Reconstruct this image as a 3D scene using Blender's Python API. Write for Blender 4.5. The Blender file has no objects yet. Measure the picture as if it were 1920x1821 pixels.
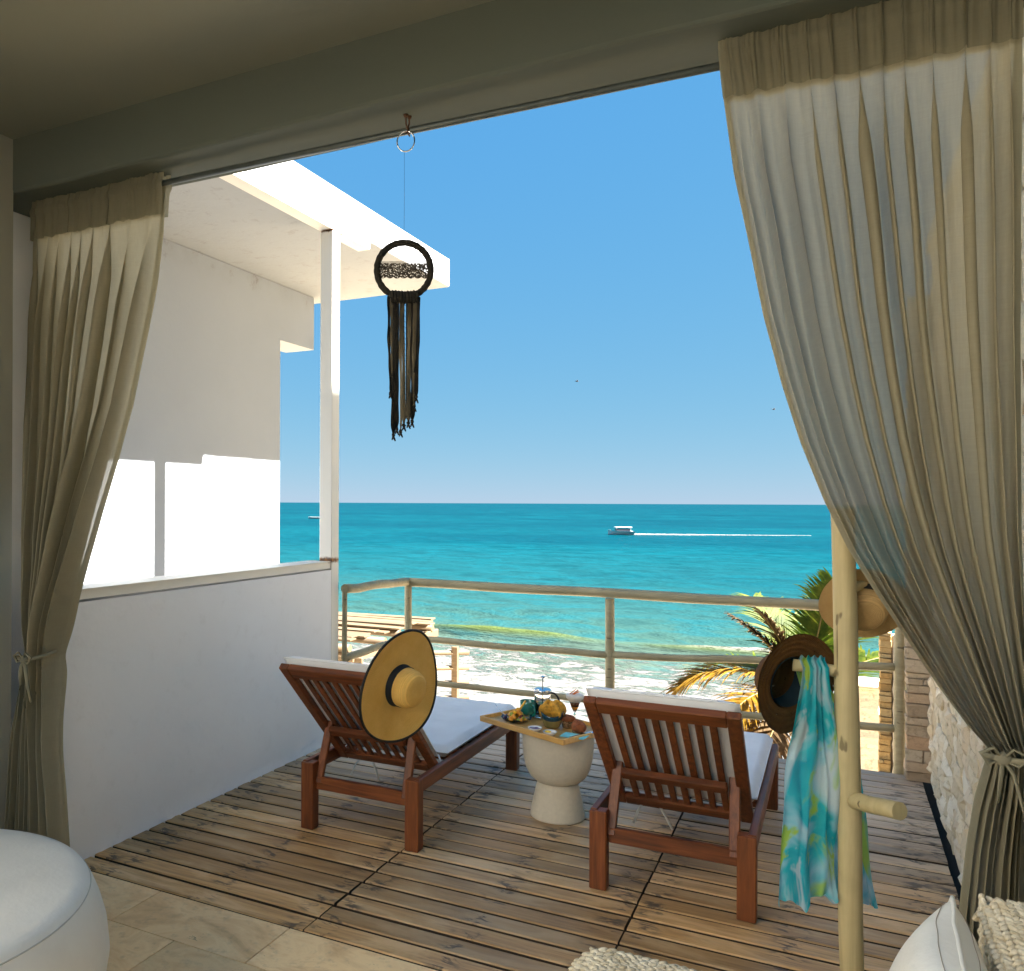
import bpy, math, random
from mathutils import Vector, Matrix, Euler, noise as mnoise
R = math.radians
sin, cos, pi = math.sin, math.cos, math.pi
scene = bpy.context.scene
col = scene.collection
random.seed(7)

# ------------------------------------------------------------------ camera
cam_d = bpy.data.cameras.new('camera'); cam = bpy.data.objects.new('camera', cam_d); col.objects.link(cam)
cam.location = (0, 0, 1.55)
cam.rotation_mode = 'XYZ'
cam.rotation_euler = (Matrix.Rotation(R(27.98), 4, 'Z') @ Matrix.Rotation(R(90), 4, 'X') @ Matrix.Rotation(R(0.24), 4, 'Z')).to_euler()
cam_d.sensor_width = 36; cam_d.lens = 36 * 1594 / 1920
cam_d.shift_x = (960 - 720) / 1920; cam_d.shift_y = (942.8 - 910.5) / 1920
cam_d.clip_start = 0.05; cam_d.clip_end = 60000
scene.camera = cam

# ------------------------------------------------------------------ world, sun, exposure
SUN = Vector((1.22, 0.31, 1.49)).normalized()
world = bpy.data.worlds.new('World'); scene.world = world; world.use_nodes = True
wn = world.node_tree.nodes; wl = world.node_tree.links
bg = wn['Background']; bg.inputs['Strength'].default_value = 0.05
sky = wn.new('ShaderNodeTexSky'); sky.sky_type = 'NISHITA'; sky.sun_disc = False
sky.sun_elevation = math.asin(SUN.z); sky.sun_rotation = math.atan2(SUN.x, SUN.y)
sky.altitude = 0; sky.air_density = 0.7; sky.dust_density = 0.0; sky.ozone_density = 4.0
# clear coastal air: compress the sky's range, channel by channel, evenly over the whole dome
sp_ = wn.new('ShaderNodeSeparateColor'); cb_ = wn.new('ShaderNodeCombineColor'); wl.new(sky.outputs[0], sp_.inputs[0])
for i_, (k_, e_) in enumerate(((0.210, 0.66), (0.575, 0.275), (1.27, -0.01))):
    p_ = wn.new('ShaderNodeMath'); p_.operation = 'POWER'; p_.inputs[1].default_value = e_
    m_ = wn.new('ShaderNodeMath'); m_.operation = 'MULTIPLY'; m_.inputs[1].default_value = k_
    wl.new(sp_.outputs[i_], p_.inputs[0]); wl.new(p_.outputs[0], m_.inputs[0]); wl.new(m_.outputs[0], cb_.inputs[i_])
wl.new(cb_.outputs[0], bg.inputs['Color'])
sd = bpy.data.lights.new('sun', 'SUN'); sd.energy = 4.4; sd.angle = R(0.53); sd.color = (1.0, 0.94, 0.86)
so = bpy.data.objects.new('sun', sd); col.objects.link(so)
so.rotation_euler = (-SUN).to_track_quat('-Z', 'Y').to_euler(); so.location = (20, 5, 25)
vs = scene.view_settings
vs.view_transform = 'Standard'; vs.look = 'None'; vs.gamma = 1; vs.use_curve_mapping = False; vs.exposure = 3.7
cy = scene.cycles
cy.max_bounces = 14; cy.diffuse_bounces = 8; cy.transparent_max_bounces = 24; cy.transmission_bounces = 8; cy.glossy_bounces = 4
cy.sample_clamp_indirect = 8

# ------------------------------------------------------------------ materials
MATS = {}
def new_mat(name):
    m = bpy.data.materials.new(name); m.use_nodes = True
    nt = m.node_tree; b = nt.nodes['Principled BSDF']
    return m, nt, b
class NT:
    """small helper for wiring nodes"""
    def __init__(s, nt): s.nt = nt; s.n = nt.nodes; s.l = nt.links
    def node(s, t, **kw):
        n = s.n.new(t)
        for k, v in kw.items():
            if k.startswith('i_'): n.inputs[k[2:].replace('_', ' ')].default_value = v
            else: setattr(n, k, v)
        return n
    def link(s, a, b): s.l.new(a, b)
    def coord(s, kind='Object'): return s.node('ShaderNodeTexCoord').outputs[kind]
    def pos(s): return s.node('ShaderNodeNewGeometry').outputs['Position']
    def mapping(s, v, scale=(1, 1, 1), loc=(0, 0, 0), rot=(0, 0, 0)):
        m = s.node('ShaderNodeMapping'); m.inputs['Scale'].default_value = scale; m.inputs['Location'].default_value = loc; m.inputs['Rotation'].default_value = rot
        s.link(v, m.inputs['Vector']); return m.outputs[0]
    def noise(s, v, scale, detail=4, rough=0.55, dist=0, out='Fac'):
        n = s.node('ShaderNodeTexNoise'); n.inputs['Scale'].default_value = scale; n.inputs['Detail'].default_value = detail
        n.inputs['Roughness'].default_value = rough; n.inputs['Distortion'].default_value = dist
        if v is not None: s.link(v, n.inputs['Vector'])
        return n.outputs[out]
    def ramp(s, f, stops, interp='LINEAR'):
        r = s.node('ShaderNodeValToRGB'); cr = r.color_ramp; cr.interpolation = interp
        while len(cr.elements) > 1: cr.elements.remove(cr.elements[-1])
        cr.elements[0].position = stops[0][0]; c = stops[0][1]; cr.elements[0].color = tuple(c) + (1,) if len(c) == 3 else c
        for p, c in stops[1:]:
            e = cr.elements.new(p); e.color = tuple(c) + (1,) if len(c) == 3 else c
        s.link(f, r.inputs[0]); return r.outputs[0]
    def math(s, op, a, b=None, c=None, clamp=False):
        n = s.node('ShaderNodeMath', operation=op); n.use_clamp = clamp
        for i, v in enumerate((a, b, c)):
            if v is None: continue
            if isinstance(v, (int, float)): n.inputs[i].default_value = v
            else: s.link(v, n.inputs[i])
        return n.outputs[0]
    def sep(s, v):
        n = s.node('ShaderNodeSeparateXYZ'); s.link(v, n.inputs[0]); return n.outputs
    def mix(s, f, a, b, mode='MIX'):
        n = s.node('ShaderNodeMix', data_type='RGBA', blend_type=mode)
        for i, v in ((0, f), (6, a), (7, b)):
            if isinstance(v, (int, float)): n.inputs[i].default_value = v
            elif isinstance(v, (tuple, list)): n.inputs[i].default_value = tuple(v) + (1,) if len(v) == 3 else v
            else: s.link(v, n.inputs[i])
        return n.outputs[2]
    def bump(s, h, strength=0.3, dist=0.01, normal=None):
        n = s.node('ShaderNodeBump'); n.inputs['Strength'].default_value = strength; n.inputs['Distance'].default_value = dist
        s.link(h, n.inputs['Height'])
        if normal is not None: s.link(normal, n.inputs['Normal'])
        return n.outputs[0]
    def smooth(s, v, a, b, lo=0.0, hi=1.0):
        n = s.node('ShaderNodeMapRange', interpolation_type='SMOOTHSTEP')
        s.link(v, n.inputs[0])
        for i, x in zip((1, 2, 3, 4), (a, b, lo, hi)): n.inputs[i].default_value = x
        return n.outputs[0]
    def rand(s): return s.node('ShaderNodeObjectInfo').outputs['Random']

def simple(name, color, rough=0.5, metal=0.0, var=0.08, nscale=20, bump=0.0, bscale=60, spec=0.5, coat=0, transmission=0, ior=1.45):
    m, nt, b = new_mat(name); t = NT(nt)
    c = t.coord('Object')
    f = t.noise(c, nscale, 5)
    dark = tuple(x * (1 - var * 2) for x in color); light = tuple(min(1, x * (1 + var)) for x in color)
    t.link(t.ramp(f, [(0.3, dark), (0.7, light)]), b.inputs['Base Color'])
    b.inputs['Roughness'].default_value = rough; b.inputs['Metallic'].default_value = metal
    b.inputs['Specular IOR Level'].default_value = spec; b.inputs['Coat Weight'].default_value = coat
    b.inputs['Transmission Weight'].default_value = transmission; b.inputs['IOR'].default_value = ior
    if bump: t.link(t.bump(t.noise(c, bscale, 4), bump, 0.004), b.inputs['Normal'])
    MATS[name] = m; return m

def plaster(name, color, stain=0.0, stain_z=None, bump=0.15, bscale=35, rust=None):
    m, nt, b = new_mat(name); t = NT(nt); p = t.pos()
    big = t.noise(p, 1.3, 5, 0.6); fine = t.noise(p, 28, 4)
    c = t.ramp(big, [(0.3, tuple(x * 0.94 for x in color)), (0.7, color)])
    if stain:
        sp = t.noise(p, 9, 8, 0.75); sp = t.smooth(sp, 0.54, 0.66)
        if stain_z is not None:
            z = t.sep(p)[2]; g = t.smooth(z, stain_z - 0.22, stain_z, 0.0, 1.0); w = t.noise(p, 3, 5, 0.6)
            g = t.math('MULTIPLY', g, t.smooth(w, 0.4, 0.65)); sp = t.math('ADD', t.math('MULTIPLY', sp, g), t.math('MULTIPLY', g, 0.25))
        c = t.mix(t.math('MULTIPLY', sp, stain, clamp=True), c, (0.16, 0.12, 0.07))
    t.link(c, b.inputs['Base Color']); b.inputs['Roughness'].default_value = 0.85; b.inputs['Specular IOR Level'].default_value = 0.25
    h = t.math('ADD', fine, t.math('MULTIPLY', t.noise(p, 5, 3), 1.5))
    t.link(t.bump(h, bump, 0.006), b.inputs['Normal'])
    MATS[name] = m; return m

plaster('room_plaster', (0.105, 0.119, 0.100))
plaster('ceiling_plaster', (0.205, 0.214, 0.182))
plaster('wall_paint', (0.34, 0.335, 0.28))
plaster('paving', (0.20, 0.19, 0.15))
plaster('fill_white', (0.80, 0.77, 0.70))
plaster('white_render', (0.82, 0.83, 0.85), stain=0.0, bump=0.2)
plaster('parapet_render', (0.88, 0.88, 0.90), stain=0.05, bump=0.2)
plaster('neighbour_wall', (0.385, 0.412, 0.448), stain=0.65, stain_z=3.38, bump=0.25)
plaster('roof_concrete', (0.35, 0.37, 0.39), stain=0.22, bump=0.3)
plaster('right_house', (0.60, 0.56, 0.48), bump=0.3)

def steel_white():
    m, nt, b = new_mat('white_steel'); t = NT(nt); p = t.pos()
    z = t.sep(p)[2]
    n = t.noise(p, 26, 6, 0.7); y = t.sep(p)[1]
    r = t.smooth(t.noise(p, 14, 5, 0.7), 0.71, 0.74)
    near = t.smooth(t.math('ABSOLUTE', t.math('SUBTRACT', y, 4.735)), 0.085, 0.055)
    for zz, w in ((1.178, 0.024), (3.312, 0.008)):   # rust where the post meets the sill and the beam
        d = t.math('ABSOLUTE', t.math('SUBTRACT', z, zz))
        e = t.math('ADD', d, t.math('MULTIPLY', t.math('SUBTRACT', n, 0.5), 0.05))
        r = t.math('MAXIMUM', r, t.math('MULTIPLY', near, t.smooth(e, w, w * 0.2)))
    rustc = t.ramp(t.noise(p, 60, 4), [(0.35, (0.06, 0.02, 0.005)), (0.6, (0.32, 0.13, 0.02))])
    t.link(t.mix(r, (0.78, 0.75, 0.68), rustc), b.inputs['Base Color']); b.inputs['Roughness'].default_value = 0.45
    t.link(t.bump(t.noise(p, 70, 4), 0.1, 0.003), b.inputs['Normal'])
    MATS['white_steel'] = m
steel_white()

def deck_wood():
    m, nt, b = new_mat('deck_wood'); t = NT(nt)
    p = t.pos(); rnd = t.rand()
    off = t.node('ShaderNodeCombineXYZ'); t.link(t.math('MULTIPLY', rnd, 37.0), off.inputs[0]); t.link(t.math('MULTIPLY', rnd, 11.0), off.inputs[2])
    va = t.node('ShaderNodeVectorMath', operation='ADD'); t.link(p, va.inputs[0]); t.link(off.outputs[0], va.inputs[1]); v = va.outputs[0]
    grain = t.noise(t.mapping(v, (3.5, 70, 70)), 1, 7, 0.65, 0.4)
    blot = t.noise(t.mapping(v, (2.5, 9, 9)), 1, 5, 0.6, 0.6)
    c = t.ramp(grain, [(0.25, (0.20, 0.110, 0.042)), (0.5, (0.44, 0.262, 0.105)), (0.78, (0.58, 0.375, 0.17))])
    c = t.mix(t.smooth(blot, 0.42, 0.7), c, (0.59, 0.405, 0.21))
    # sky sheen painted in: planks turn greyer towards the sea
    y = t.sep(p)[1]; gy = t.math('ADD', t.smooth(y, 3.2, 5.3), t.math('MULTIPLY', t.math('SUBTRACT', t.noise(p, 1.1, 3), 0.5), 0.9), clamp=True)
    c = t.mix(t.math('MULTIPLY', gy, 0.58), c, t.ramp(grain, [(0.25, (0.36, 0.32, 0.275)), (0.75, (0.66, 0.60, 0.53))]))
    hs = t.node('ShaderNodeHueSaturation'); t.link(c, hs.inputs['Color']); t.link(t.smooth(rnd, 0, 1, 0.76, 1.30), hs.inputs['Value']); c = hs.outputs[0]
    # dark bleeding stains round the nails, in lines over the joists
    x = t.sep(p)[0]
    ph = t.math('FRACT', t.math('DIVIDE', t.math('ADD', x, 1.702 + 5 * 1.031), 1.031))
    e1 = t.math('MINIMUM', ph, t.math('SUBTRACT', 1.0, ph)); e1 = t.math('ABSOLUTE', t.math('SUBTRACT', e1, 0.055))
    e2 = t.math('ABSOLUTE', t.math('SUBTRACT', ph, 0.52))
    e = t.math('MINIMUM', e1, e2)
    sn = t.noise(t.mapping(v, (11, 26, 26)), 1, 4, 0.6, 0.8)
    st = t.math('MULTIPLY', t.smooth(e, 0.085, 0.01), t.smooth(sn, 0.505, 0.62))
    c = t.mix(t.math('MULTIPLY', st, 0.8), c, (0.028, 0.027, 0.026))
    sc = t.noise(t.mapping(v, (1, 1, 1)), 3.1, 6, 0.7); c = t.mix(t.math('MULTIPLY', t.smooth(sc, 0.64, 0.76), 0.3), c, (0.07, 0.055, 0.04))
    t.link(c, b.inputs['Base Color'])
    t.link(t.smooth(grain, 0.2, 0.8, 0.42, 0.68), b.inputs['Roughness']); b.inputs['Specular IOR Level'].default_value = 0.45
    t.link(t.bump(grain, 0.35, 0.003), b.inputs['Normal'])
    MATS['deck_wood'] = m
deck_wood()

def teak(name, c0, c1, c2, axis=1, rough=0.5, scale=1.0):
    m, nt, b = new_mat(name); t = NT(nt); v = t.coord('Object')
    rnd = t.rand(); off = t.node('ShaderNodeCombineXYZ')
    for i in range(3): t.link(t.math('MULTIPLY', rnd, 13.0 + i * 7), off.inputs[i])
    va = t.node('ShaderNodeVectorMath', operation='ADD'); t.link(v, va.inputs[0]); t.link(off.outputs[0], va.inputs[1])
    s = [55 * scale] * 3; s[axis] = 4 * scale
    g = t.noise(t.mapping(va.outputs[0], s), 1, 6, 0.6, 0.5)
    bl = t.noise(va.outputs[0], 4, 4)
    c = t.ramp(g, [(0.28, c0), (0.52, c1), (0.78, c2)])
    c = t.mix(t.smooth(bl, 0.35, 0.75, 0.0, 0.35), c, c2)
    hs = t.node('ShaderNodeHueSaturation'); t.link(c, hs.inputs['Color']); t.link(t.smooth(rnd, 0, 1, 0.8, 1.2), hs.inputs['Value'])
    t.link(hs.outputs[0], b.inputs['Base Color']); b.inputs['Roughness'].default_value = rough
    t.link(t.bump(g, 0.2, 0.002), b.inputs['Normal'])
    MATS[name] = m
TK = ((0.055, 0.014, 0.004), (0.165, 0.043, 0.010), (0.265, 0.082, 0.021))
teak('teak_y', *TK, axis=1); teak('teak_x', *TK, axis=0); teak('teak_z', *TK, axis=2)
teak('tray_wood', (0.55, 0.28, 0.07), (0.72, 0.40, 0.115), (0.80, 0.50, 0.17), axis=0, rough=0.38)
teak('pale_timber', (0.055, 0.035, 0.016), (0.10, 0.068, 0.035), (0.135, 0.098, 0.056), axis=0, rough=0.7)
def log_mat(name, c0, c1, axis):
    m, nt, b = new_mat(name); t = NT(nt); v = t.coord('Object')
    sc = [40, 40, 40]; sc[axis] = 2.2
    g = t.noise(t.mapping(v, sc), 1, 6, 0.65, 0.5); bl = t.noise(v, 5, 4)
    c = t.ramp(g, [(0.3, c0), (0.7, c1)]); c = t.mix(t.smooth(bl, 0.45, 0.7, 0, 0.4), c, tuple(x * 0.78 for x in c0))
    ks = [30, 30, 30]; ks[axis] = 11
    kn = t.noise(t.mapping(v, ks), 1, 2, 0.4); knot = t.smooth(kn, 0.70, 0.76)
    cs = [70, 70, 70]; cs[axis] = 3.0
    cr = t.noise(t.mapping(v, cs, loc=(3, 7, 1)), 1, 2, 0.5, 0.2); crack = t.math('MULTIPLY', t.smooth(cr, 0.70, 0.73), t.smooth(bl, 0.42, 0.55))
    d = t.math('MAXIMUM', t.math('MULTIPLY', knot, 0.75), t.math('MULTIPLY', crack, 0.85))
    t.link(t.mix(d, c, (0.09, 0.065, 0.03)), b.inputs['Base Color']); b.inputs['Roughness'].default_value = 0.62
    t.link(t.bump(t.math('SUBTRACT', g, t.math('MULTIPLY', d, 1.5)), 0.35, 0.003), b.inputs['Normal']); MATS[name] = m
log_mat('painted_log', (0.42, 0.34, 0.17), (0.55, 0.455, 0.245), 2); log_mat('rail_log', (0.31, 0.265, 0.155), (0.44, 0.38, 0.235), 0)

def travertine():
    m, nt, b = new_mat('travertine'); t = NT(nt); p = t.pos(); rnd = t.rand()
    off = t.node('ShaderNodeCombineXYZ')
    for i in range(3): t.link(t.math('MULTIPLY', rnd, 17.0 + i * 9), off.inputs[i])
    va = t.node('ShaderNodeVectorMath', operation='ADD'); t.link(p, va.inputs[0]); t.link(off.outputs[0], va.inputs[1]); v = va.outputs[0]
    a = t.noise(t.mapping(v, (2.2, 3.6, 1), rot=(0, 0, 0.5)), 1.6, 6, 0.62, 0.9)
    c = t.ramp(a, [(0.25, (0.52, 0.32, 0.14)), (0.42, (0.74, 0.50, 0.25)), (0.55, (0.84, 0.62, 0.34)), (0.75, (0.58, 0.37, 0.18))])
    f = t.noise(v, 30, 5, 0.65); c = t.mix(t.smooth(f, 0.5, 0.75, 0, 0.35), c, (0.32, 0.235, 0.16))
    pit = t.noise(t.mapping(v, (26, 60, 1), rot=(0, 0, 0.4)), 1, 3, 0.5, 1.5); mask = t.noise(v, 3.5, 3)
    pm = t.math('MULTIPLY', t.smooth(pit, 0.69, 0.73), t.smooth(mask, 0.48, 0.62))
    c = t.mix(t.math('MULTIPLY', pm, 0.85), c, (0.09, 0.065, 0.045))
    hs = t.node('ShaderNodeHueSaturation'); t.link(c, hs.inputs['Color']); t.link(t.smooth(rnd, 0, 1, 0.86, 1.12), hs.inputs['Value'])
    t.link(hs.outputs[0], b.inputs['Base Color']); b.inputs['Roughness'].default_value = 0.42; b.inputs['Specular IOR Level'].default_value = 0.35
    t.link(t.bump(t.math('SUBTRACT', f, t.math('MULTIPLY', pm, 2.0)), 0.12, 0.002), b.inputs['Normal'])
    MATS['travertine'] = m
travertine()

def sheer(name, color, transp, weave=900):
    m, nt, b = new_mat(name); t = NT(nt); nt.nodes.remove(b)
    out = nt.nodes['Material Output']; v = t.coord('Object')
    slub = t.noise(t.mapping(v, (220, 220, 14)), 1, 3, 0.6); slub2 = t.noise(t.mapping(v, (14, 14, 260)), 1, 3, 0.6)
    w = t.math('ADD', t.math('MULTIPLY', slub, 0.5), t.math('MULTIPLY', slub2, 0.5))
    c = t.ramp(w, [(0.3, tuple(x * 0.92 for x in color)), (0.7, color)])
    df = t.node('ShaderNodeBsdfDiffuse'); tl = t.node('ShaderNodeBsdfTranslucent'); tp = t.node('ShaderNodeBsdfTransparent')
    t.link(c, df.inputs[0]); t.link(c, tl.inputs[0]); tp.inputs[0].default_value = (0.97, 0.97, 0.95, 1)
    nb = t.bump(w, 0.25, 0.002); t.link(nb, df.inputs['Normal']); t.link(nb, tl.inputs['Normal'])
    m1 = t.node('ShaderNodeMixShader'); m1.inputs[0].default_value = 0.5; t.link(df.outputs[0], m1.inputs[1]); t.link(tl.outputs[0], m1.inputs[2])
    m2 = t.node('ShaderNodeMixShader'); t.link(t.smooth(w, 0.3, 0.7, transp * 1.2, transp * 0.8), m2.inputs[0]); t.link(m1.outputs[0], m2.inputs[1]); t.link(tp.outputs[0], m2.inputs[2])
    t.link(m2.outputs[0], out.inputs['Surface']); MATS[name] = m
sheer('linen_sheer', (0.44, 0.40, 0.285), 0.075)
sheer('linen_hem', (0.44, 0.405, 0.29), 0.05)
sheer('linen_band', (0.31, 0.285, 0.20), 0.05)

def sea_mat():
    m, nt, b = new_mat('sea_water'); t = NT(nt); p = t.pos(); x, y, z = t.sep(p)[0], t.sep(p)[1], t.sep(p)[2]
    rip = t.noise(t.mapping(p, (0.22, 0.36, 1)), 1, 7, 0.66, 0.4)
    rip2 = t.noise(t.mapping(p, (0.5, 1.6, 1)), 1, 5, 0.6, 0.4)
    far = t.noise(t.mapping(p, (0.045, 0.06, 1)), 1, 7, 0.7, 0.4)
    yy = t.math('ADD', y, t.math('MULTIPLY', t.math('SUBTRACT', rip, 0.5), 10.0))
    lg = t.math('DIVIDE', t.math('SUBTRACT', t.math('LOGARITHM', t.math('MAXIMUM', yy, 5.0), 10.0), 1.477), 2.0)
    c = t.ramp(lg, [(0.0, (0.050, 0.061, 0.050)), (0.085, (0.044, 0.066, 0.053)), (0.115, (0.022, 0.050, 0.042)), (0.155, (0.013, 0.044, 0.044)), (0.24, (0.004, 0.037, 0.045)),
                    (0.36, (0.0005, 0.031, 0.043)), (0.6, (0.0, 0.024, 0.036)), (1.0, (0.0, 0.020, 0.032))])
    # wave chop: darker and lighter facets of the water
    mid = t.smooth(y, 55, 110); fr = t.smooth(y, 150, 500)
    chop = t.math('ADD', t.math('MULTIPLY', rip, t.math('SUBTRACT', 1.0, fr)), t.math('MULTIPLY', far, fr))
    c = t.mix(t.smooth(chop, 0.44, 0.66, 0.0, 0.45), c, (0.002, 0.054, 0.072))
    c = t.mix(t.smooth(chop, 0.5, 0.34, 0.0, 0.34), c, (0.0, 0.014, 0.022))
    # the standing wave: thin water glowing green
    wz = t.smooth(z, -6.25, -5.85); c = t.mix(t.math('MULTIPLY', wz, 0.85), c, (0.046, 0.062, 0.014))
    # foam
    f1 = t.noise(t.mapping(p, (0.55, 1.0, 1)), 1, 8, 0.68, 1.2); f2 = t.noise(t.mapping(p, (2.2, 3.4, 1)), 1, 6, 0.7, 0.8)
    lgn = t.noise(t.mapping(p, (0.006, 0.014, 1)), 1, 4, 0.55); c = t.mix(t.math('MULTIPLY', t.smooth(lgn, 0.42, 0.62, 0.0, 0.5), mid), c, (0.0, 0.017, 0.029))
    fo = t.math('ADD', t.math('MULTIPLY', f1, 0.62), t.math('MULTIPLY', f2, 0.38))
    edge = t.noise(t.mapping(p, (0.09, 0.05, 1)), 1, 3, 0.5)
    yb = t.math('ADD', y, t.math('MULTIPLY', t.math('SUBTRACT', edge, 0.5), 7.0))
    lvl = t.node('ShaderNodeFloatCurve'); cv = lvl.mapping.curves[0]
    pts = [(0.0, 0.40), (0.16, 0.36), (0.30, 0.41), (0.46, 0.42), (0.62, 0.445), (0.76, 0.47), (0.88, 0.52), (0.96, 0.66), (1.0, 0.99)]
    cv.points[0].location = pts[0]; cv.points[1].location = pts[-1]
    for q in pts[1:-1]: cv.points.new(*q)
    lvl.mapping.update()
    t.link(t.smooth(yb, 24, 49), lvl.inputs['Value'])
    d = t.math('SUBTRACT', fo, lvl.outputs[0])
    foam = t.smooth(d, -0.035, 0.06)
    # crest spilling white towards the right
    cr = t.math('MULTIPLY', t.smooth(z, -6.06, -5.80), t.smooth(t.math('ADD', x, t.math('MULTIPLY', edge, 34.0)), 2.0, 9.0))
    cr = t.math('MULTIPLY', cr, t.smooth(f2, 0.3, 0.5)); foam = t.math('MAXIMUM', foam, cr)
    wc = t.noise(t.mapping(p, (0.12, 0.5, 1)), 1, 8, 0.72, 0.5); foam = t.math('MAXIMUM', foam, t.math('MULTIPLY', t.smooth(wc, 0.74, 0.80), t.math('MULTIPLY', mid, 0.55)))
    c = t.mix(foam, c, (0.100, 0.100, 0.097))
    t.link(c, b.inputs['Base Color'])
    t.link(t.smooth(foam, 0, 1, 0.22, 0.9), b.inputs['Roughness']); b.inputs['Specular IOR Level'].default_value = 0.03; b.inputs['IOR'].default_value = 1.33
    h = t.math('ADD', t.math('MULTIPLY', rip, 1.0), t.math('MULTIPLY', rip2, 0.35)); h = t.math('ADD', h, t.math('MULTIPLY', far, 6.0)); h = t.math('ADD', h, t.math('MULTIPLY', foam, 0.08)); h = t.math('MULTIPLY', h, t.smooth(foam, 0, 1, 1.0, 0.35))
    nb = t.bump(h, 0.6, 0.5); t.link(nb, b.inputs['Normal'])
    df = t.node('ShaderNodeBsdfDiffuse'); t.link(c, df.inputs[0]); t.link(nb, df.inputs['Normal'])
    mx = t.node('ShaderNodeMixShader'); mx.inputs[0].default_value = 0.35; t.link(df.outputs[0], mx.inputs[1]); t.link(b.outputs[0], mx.inputs[2]); t.link(mx.outputs[0], nt.nodes['Material Output'].inputs['Surface'])
    MATS['sea_water'] = m
sea_mat()

def sand_mat():
    m, nt, b = new_mat('sand'); t = NT(nt); p = t.pos(); y = t.sep(p)[1]
    n = t.noise(p, 0.9, 7, 0.65); f = t.noise(p, 30, 3)
    c = t.ramp(n, [(0.3, (0.40, 0.31, 0.20)), (0.7, (0.52, 0.43, 0.30))]); c = t.mix(t.smooth(y, 22, 27, 0, 0.7), c, (0.17, 0.135, 0.09))
    t.link(c, b.inputs['Base Color']); b.inputs['Roughness'].default_value = 0.9
    t.link(t.bump(t.math('ADD', n, t.math('MULTIPLY', f, 0.3)), 0.5, 0.08), b.inputs['Normal']); MATS['sand'] = m
sand_mat()

def stone_mat(name, cs, sat=1.0):
    m, nt, b = new_mat(name); t = NT(nt); p = t.pos(); rnd = t.rand()
    c = t.ramp(rnd, [(0.0, cs[0]), (0.35, cs[1]), (0.7, cs[2]), (1.0, cs[3])])
    n = t.noise(p, 24, 7, 0.7); c = t.mix(t.smooth(n, 0.5, 0.72, 0, 0.7), c, tuple(x * 0.55 for x in cs[0]))
    t.link(c, b.inputs['Base Color']); b.inputs['Roughness'].default_value = 0.9; b.inputs['Specular IOR Level'].default_value = 0.2
    t.link(t.bump(t.noise(p, 45, 7, 0.7), 0.6, 0.02), b.inputs['Normal']); MATS[name] = m
stone_mat('pale_stone', [(0.62, 0.50, 0.33), (0.76, 0.65, 0.47), (0.82, 0.74, 0.60), (0.70, 0.54, 0.35)])
stone_mat('ledger_stone', [(0.40, 0.31, 0.22), (0.52, 0.42, 0.31), (0.58, 0.49, 0.37), (0.50, 0.30, 0.17)])
stone_mat('gold_stone', [(0.42, 0.27, 0.11), (0.50, 0.34, 0.15), (0.54, 0.41, 0.22), (0.44, 0.29, 0.12)])
simple('dark_base', (0.05, 0.055, 0.045), 0.9)
simple('mortar', (0.30, 0.24, 0.17), 0.95, bump=0.6)
simple('dark_gap', (0.02, 0.018, 0.016), 0.95)
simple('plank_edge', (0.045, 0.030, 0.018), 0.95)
simple('joist', (0.012, 0.009, 0.006), 0.9)
simple('grout', (0.50, 0.38, 0.23), 0.9)
simple('cushion', (0.80, 0.81, 0.83), 0.75, var=0.03, nscale=6, bump=0.15, bscale=300, spec=0.2)
simple('leather', (0.84, 0.80, 0.71), 0.38, var=0.035, nscale=5, bump=0.30, bscale=75, spec=0.45)
simple('piping', (0.55, 0.53, 0.46), 0.5)
simple('stitch', (0.42, 0.34, 0.25), 0.7)
simple('concrete_table', (0.70, 0.63, 0.50), 0.75, var=0.03, nscale=60, bump=0.06, bscale=150, spec=0.25)
simple('rod_metal', (0.10, 0.115, 0.11), 0.4, metal=0.4)
simple('rusty_iron', (0.11, 0.05, 0.025), 0.8, bump=0.5)
simple('chrome', (0.75, 0.77, 0.80), 0.15, metal=1.0, var=0.01)
simple('dark_cloth', (0.030, 0.028, 0.024), 0.9, bump=0.8, bscale=180, spec=0.1)
simple('brown_cloth', (0.20, 0.17, 0.115), 0.9, bump=0.6, bscale=220, spec=0.1)
simple('black_lace', (0.03, 0.024, 0.018), 0.8)
def lace_mat():
    m, nt, b = new_mat('lace'); t = NT(nt); v = t.coord('Object')
    b.inputs['Base Color'].default_value = (0.035, 0.028, 0.022, 1); b.inputs['Roughness'].default_value = 0.9
    a = t.noise(v, 95, 2, 0.5, 1.5); f = t.noise(v, 420, 1)
    vo = t.node('ShaderNodeTexVoronoi'); vo.inputs['Scale'].default_value = 170; t.link(v, vo.inputs['Vector'])
    hole = t.math('MAXIMUM', t.smooth(vo.outputs['Distance'], 0.45, 0.30), 0.0)
    al = t.math('MULTIPLY', t.smooth(a, 0.62, 0.48), hole)
    tp = t.node('ShaderNodeBsdfTransparent'); mx = t.node('ShaderNodeMixShader'); t.link(t.math('MULTIPLY', al, 0.85), mx.inputs[0]); t.link(b.outputs[0], mx.inputs[1]); t.link(tp.outputs[0], mx.inputs[2])
    t.link(mx.outputs[0], nt.nodes['Material Output'].inputs['Surface']); MATS['lace'] = m
lace_mat()
simple('black_ribbon', (0.009, 0.010, 0.013), 0.7)
simple('green_glaze', (0.01, 0.19, 0.15), 0.18, coat=0.5)
simple('olive_glaze', (0.24, 0.20, 0.075), 0.25, coat=0.4)
simple('navy_glaze', (0.006, 0.045, 0.075), 0.15, coat=0.6)
simple('white_china', (0.82, 0.80, 0.76), 0.2, coat=0.4)
simple('jam', (0.10, 0.035, 0.15), 0.25, nscale=200, var=0.3)
simple('butter', (0.85, 0.58, 0.04), 0.4)
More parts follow.
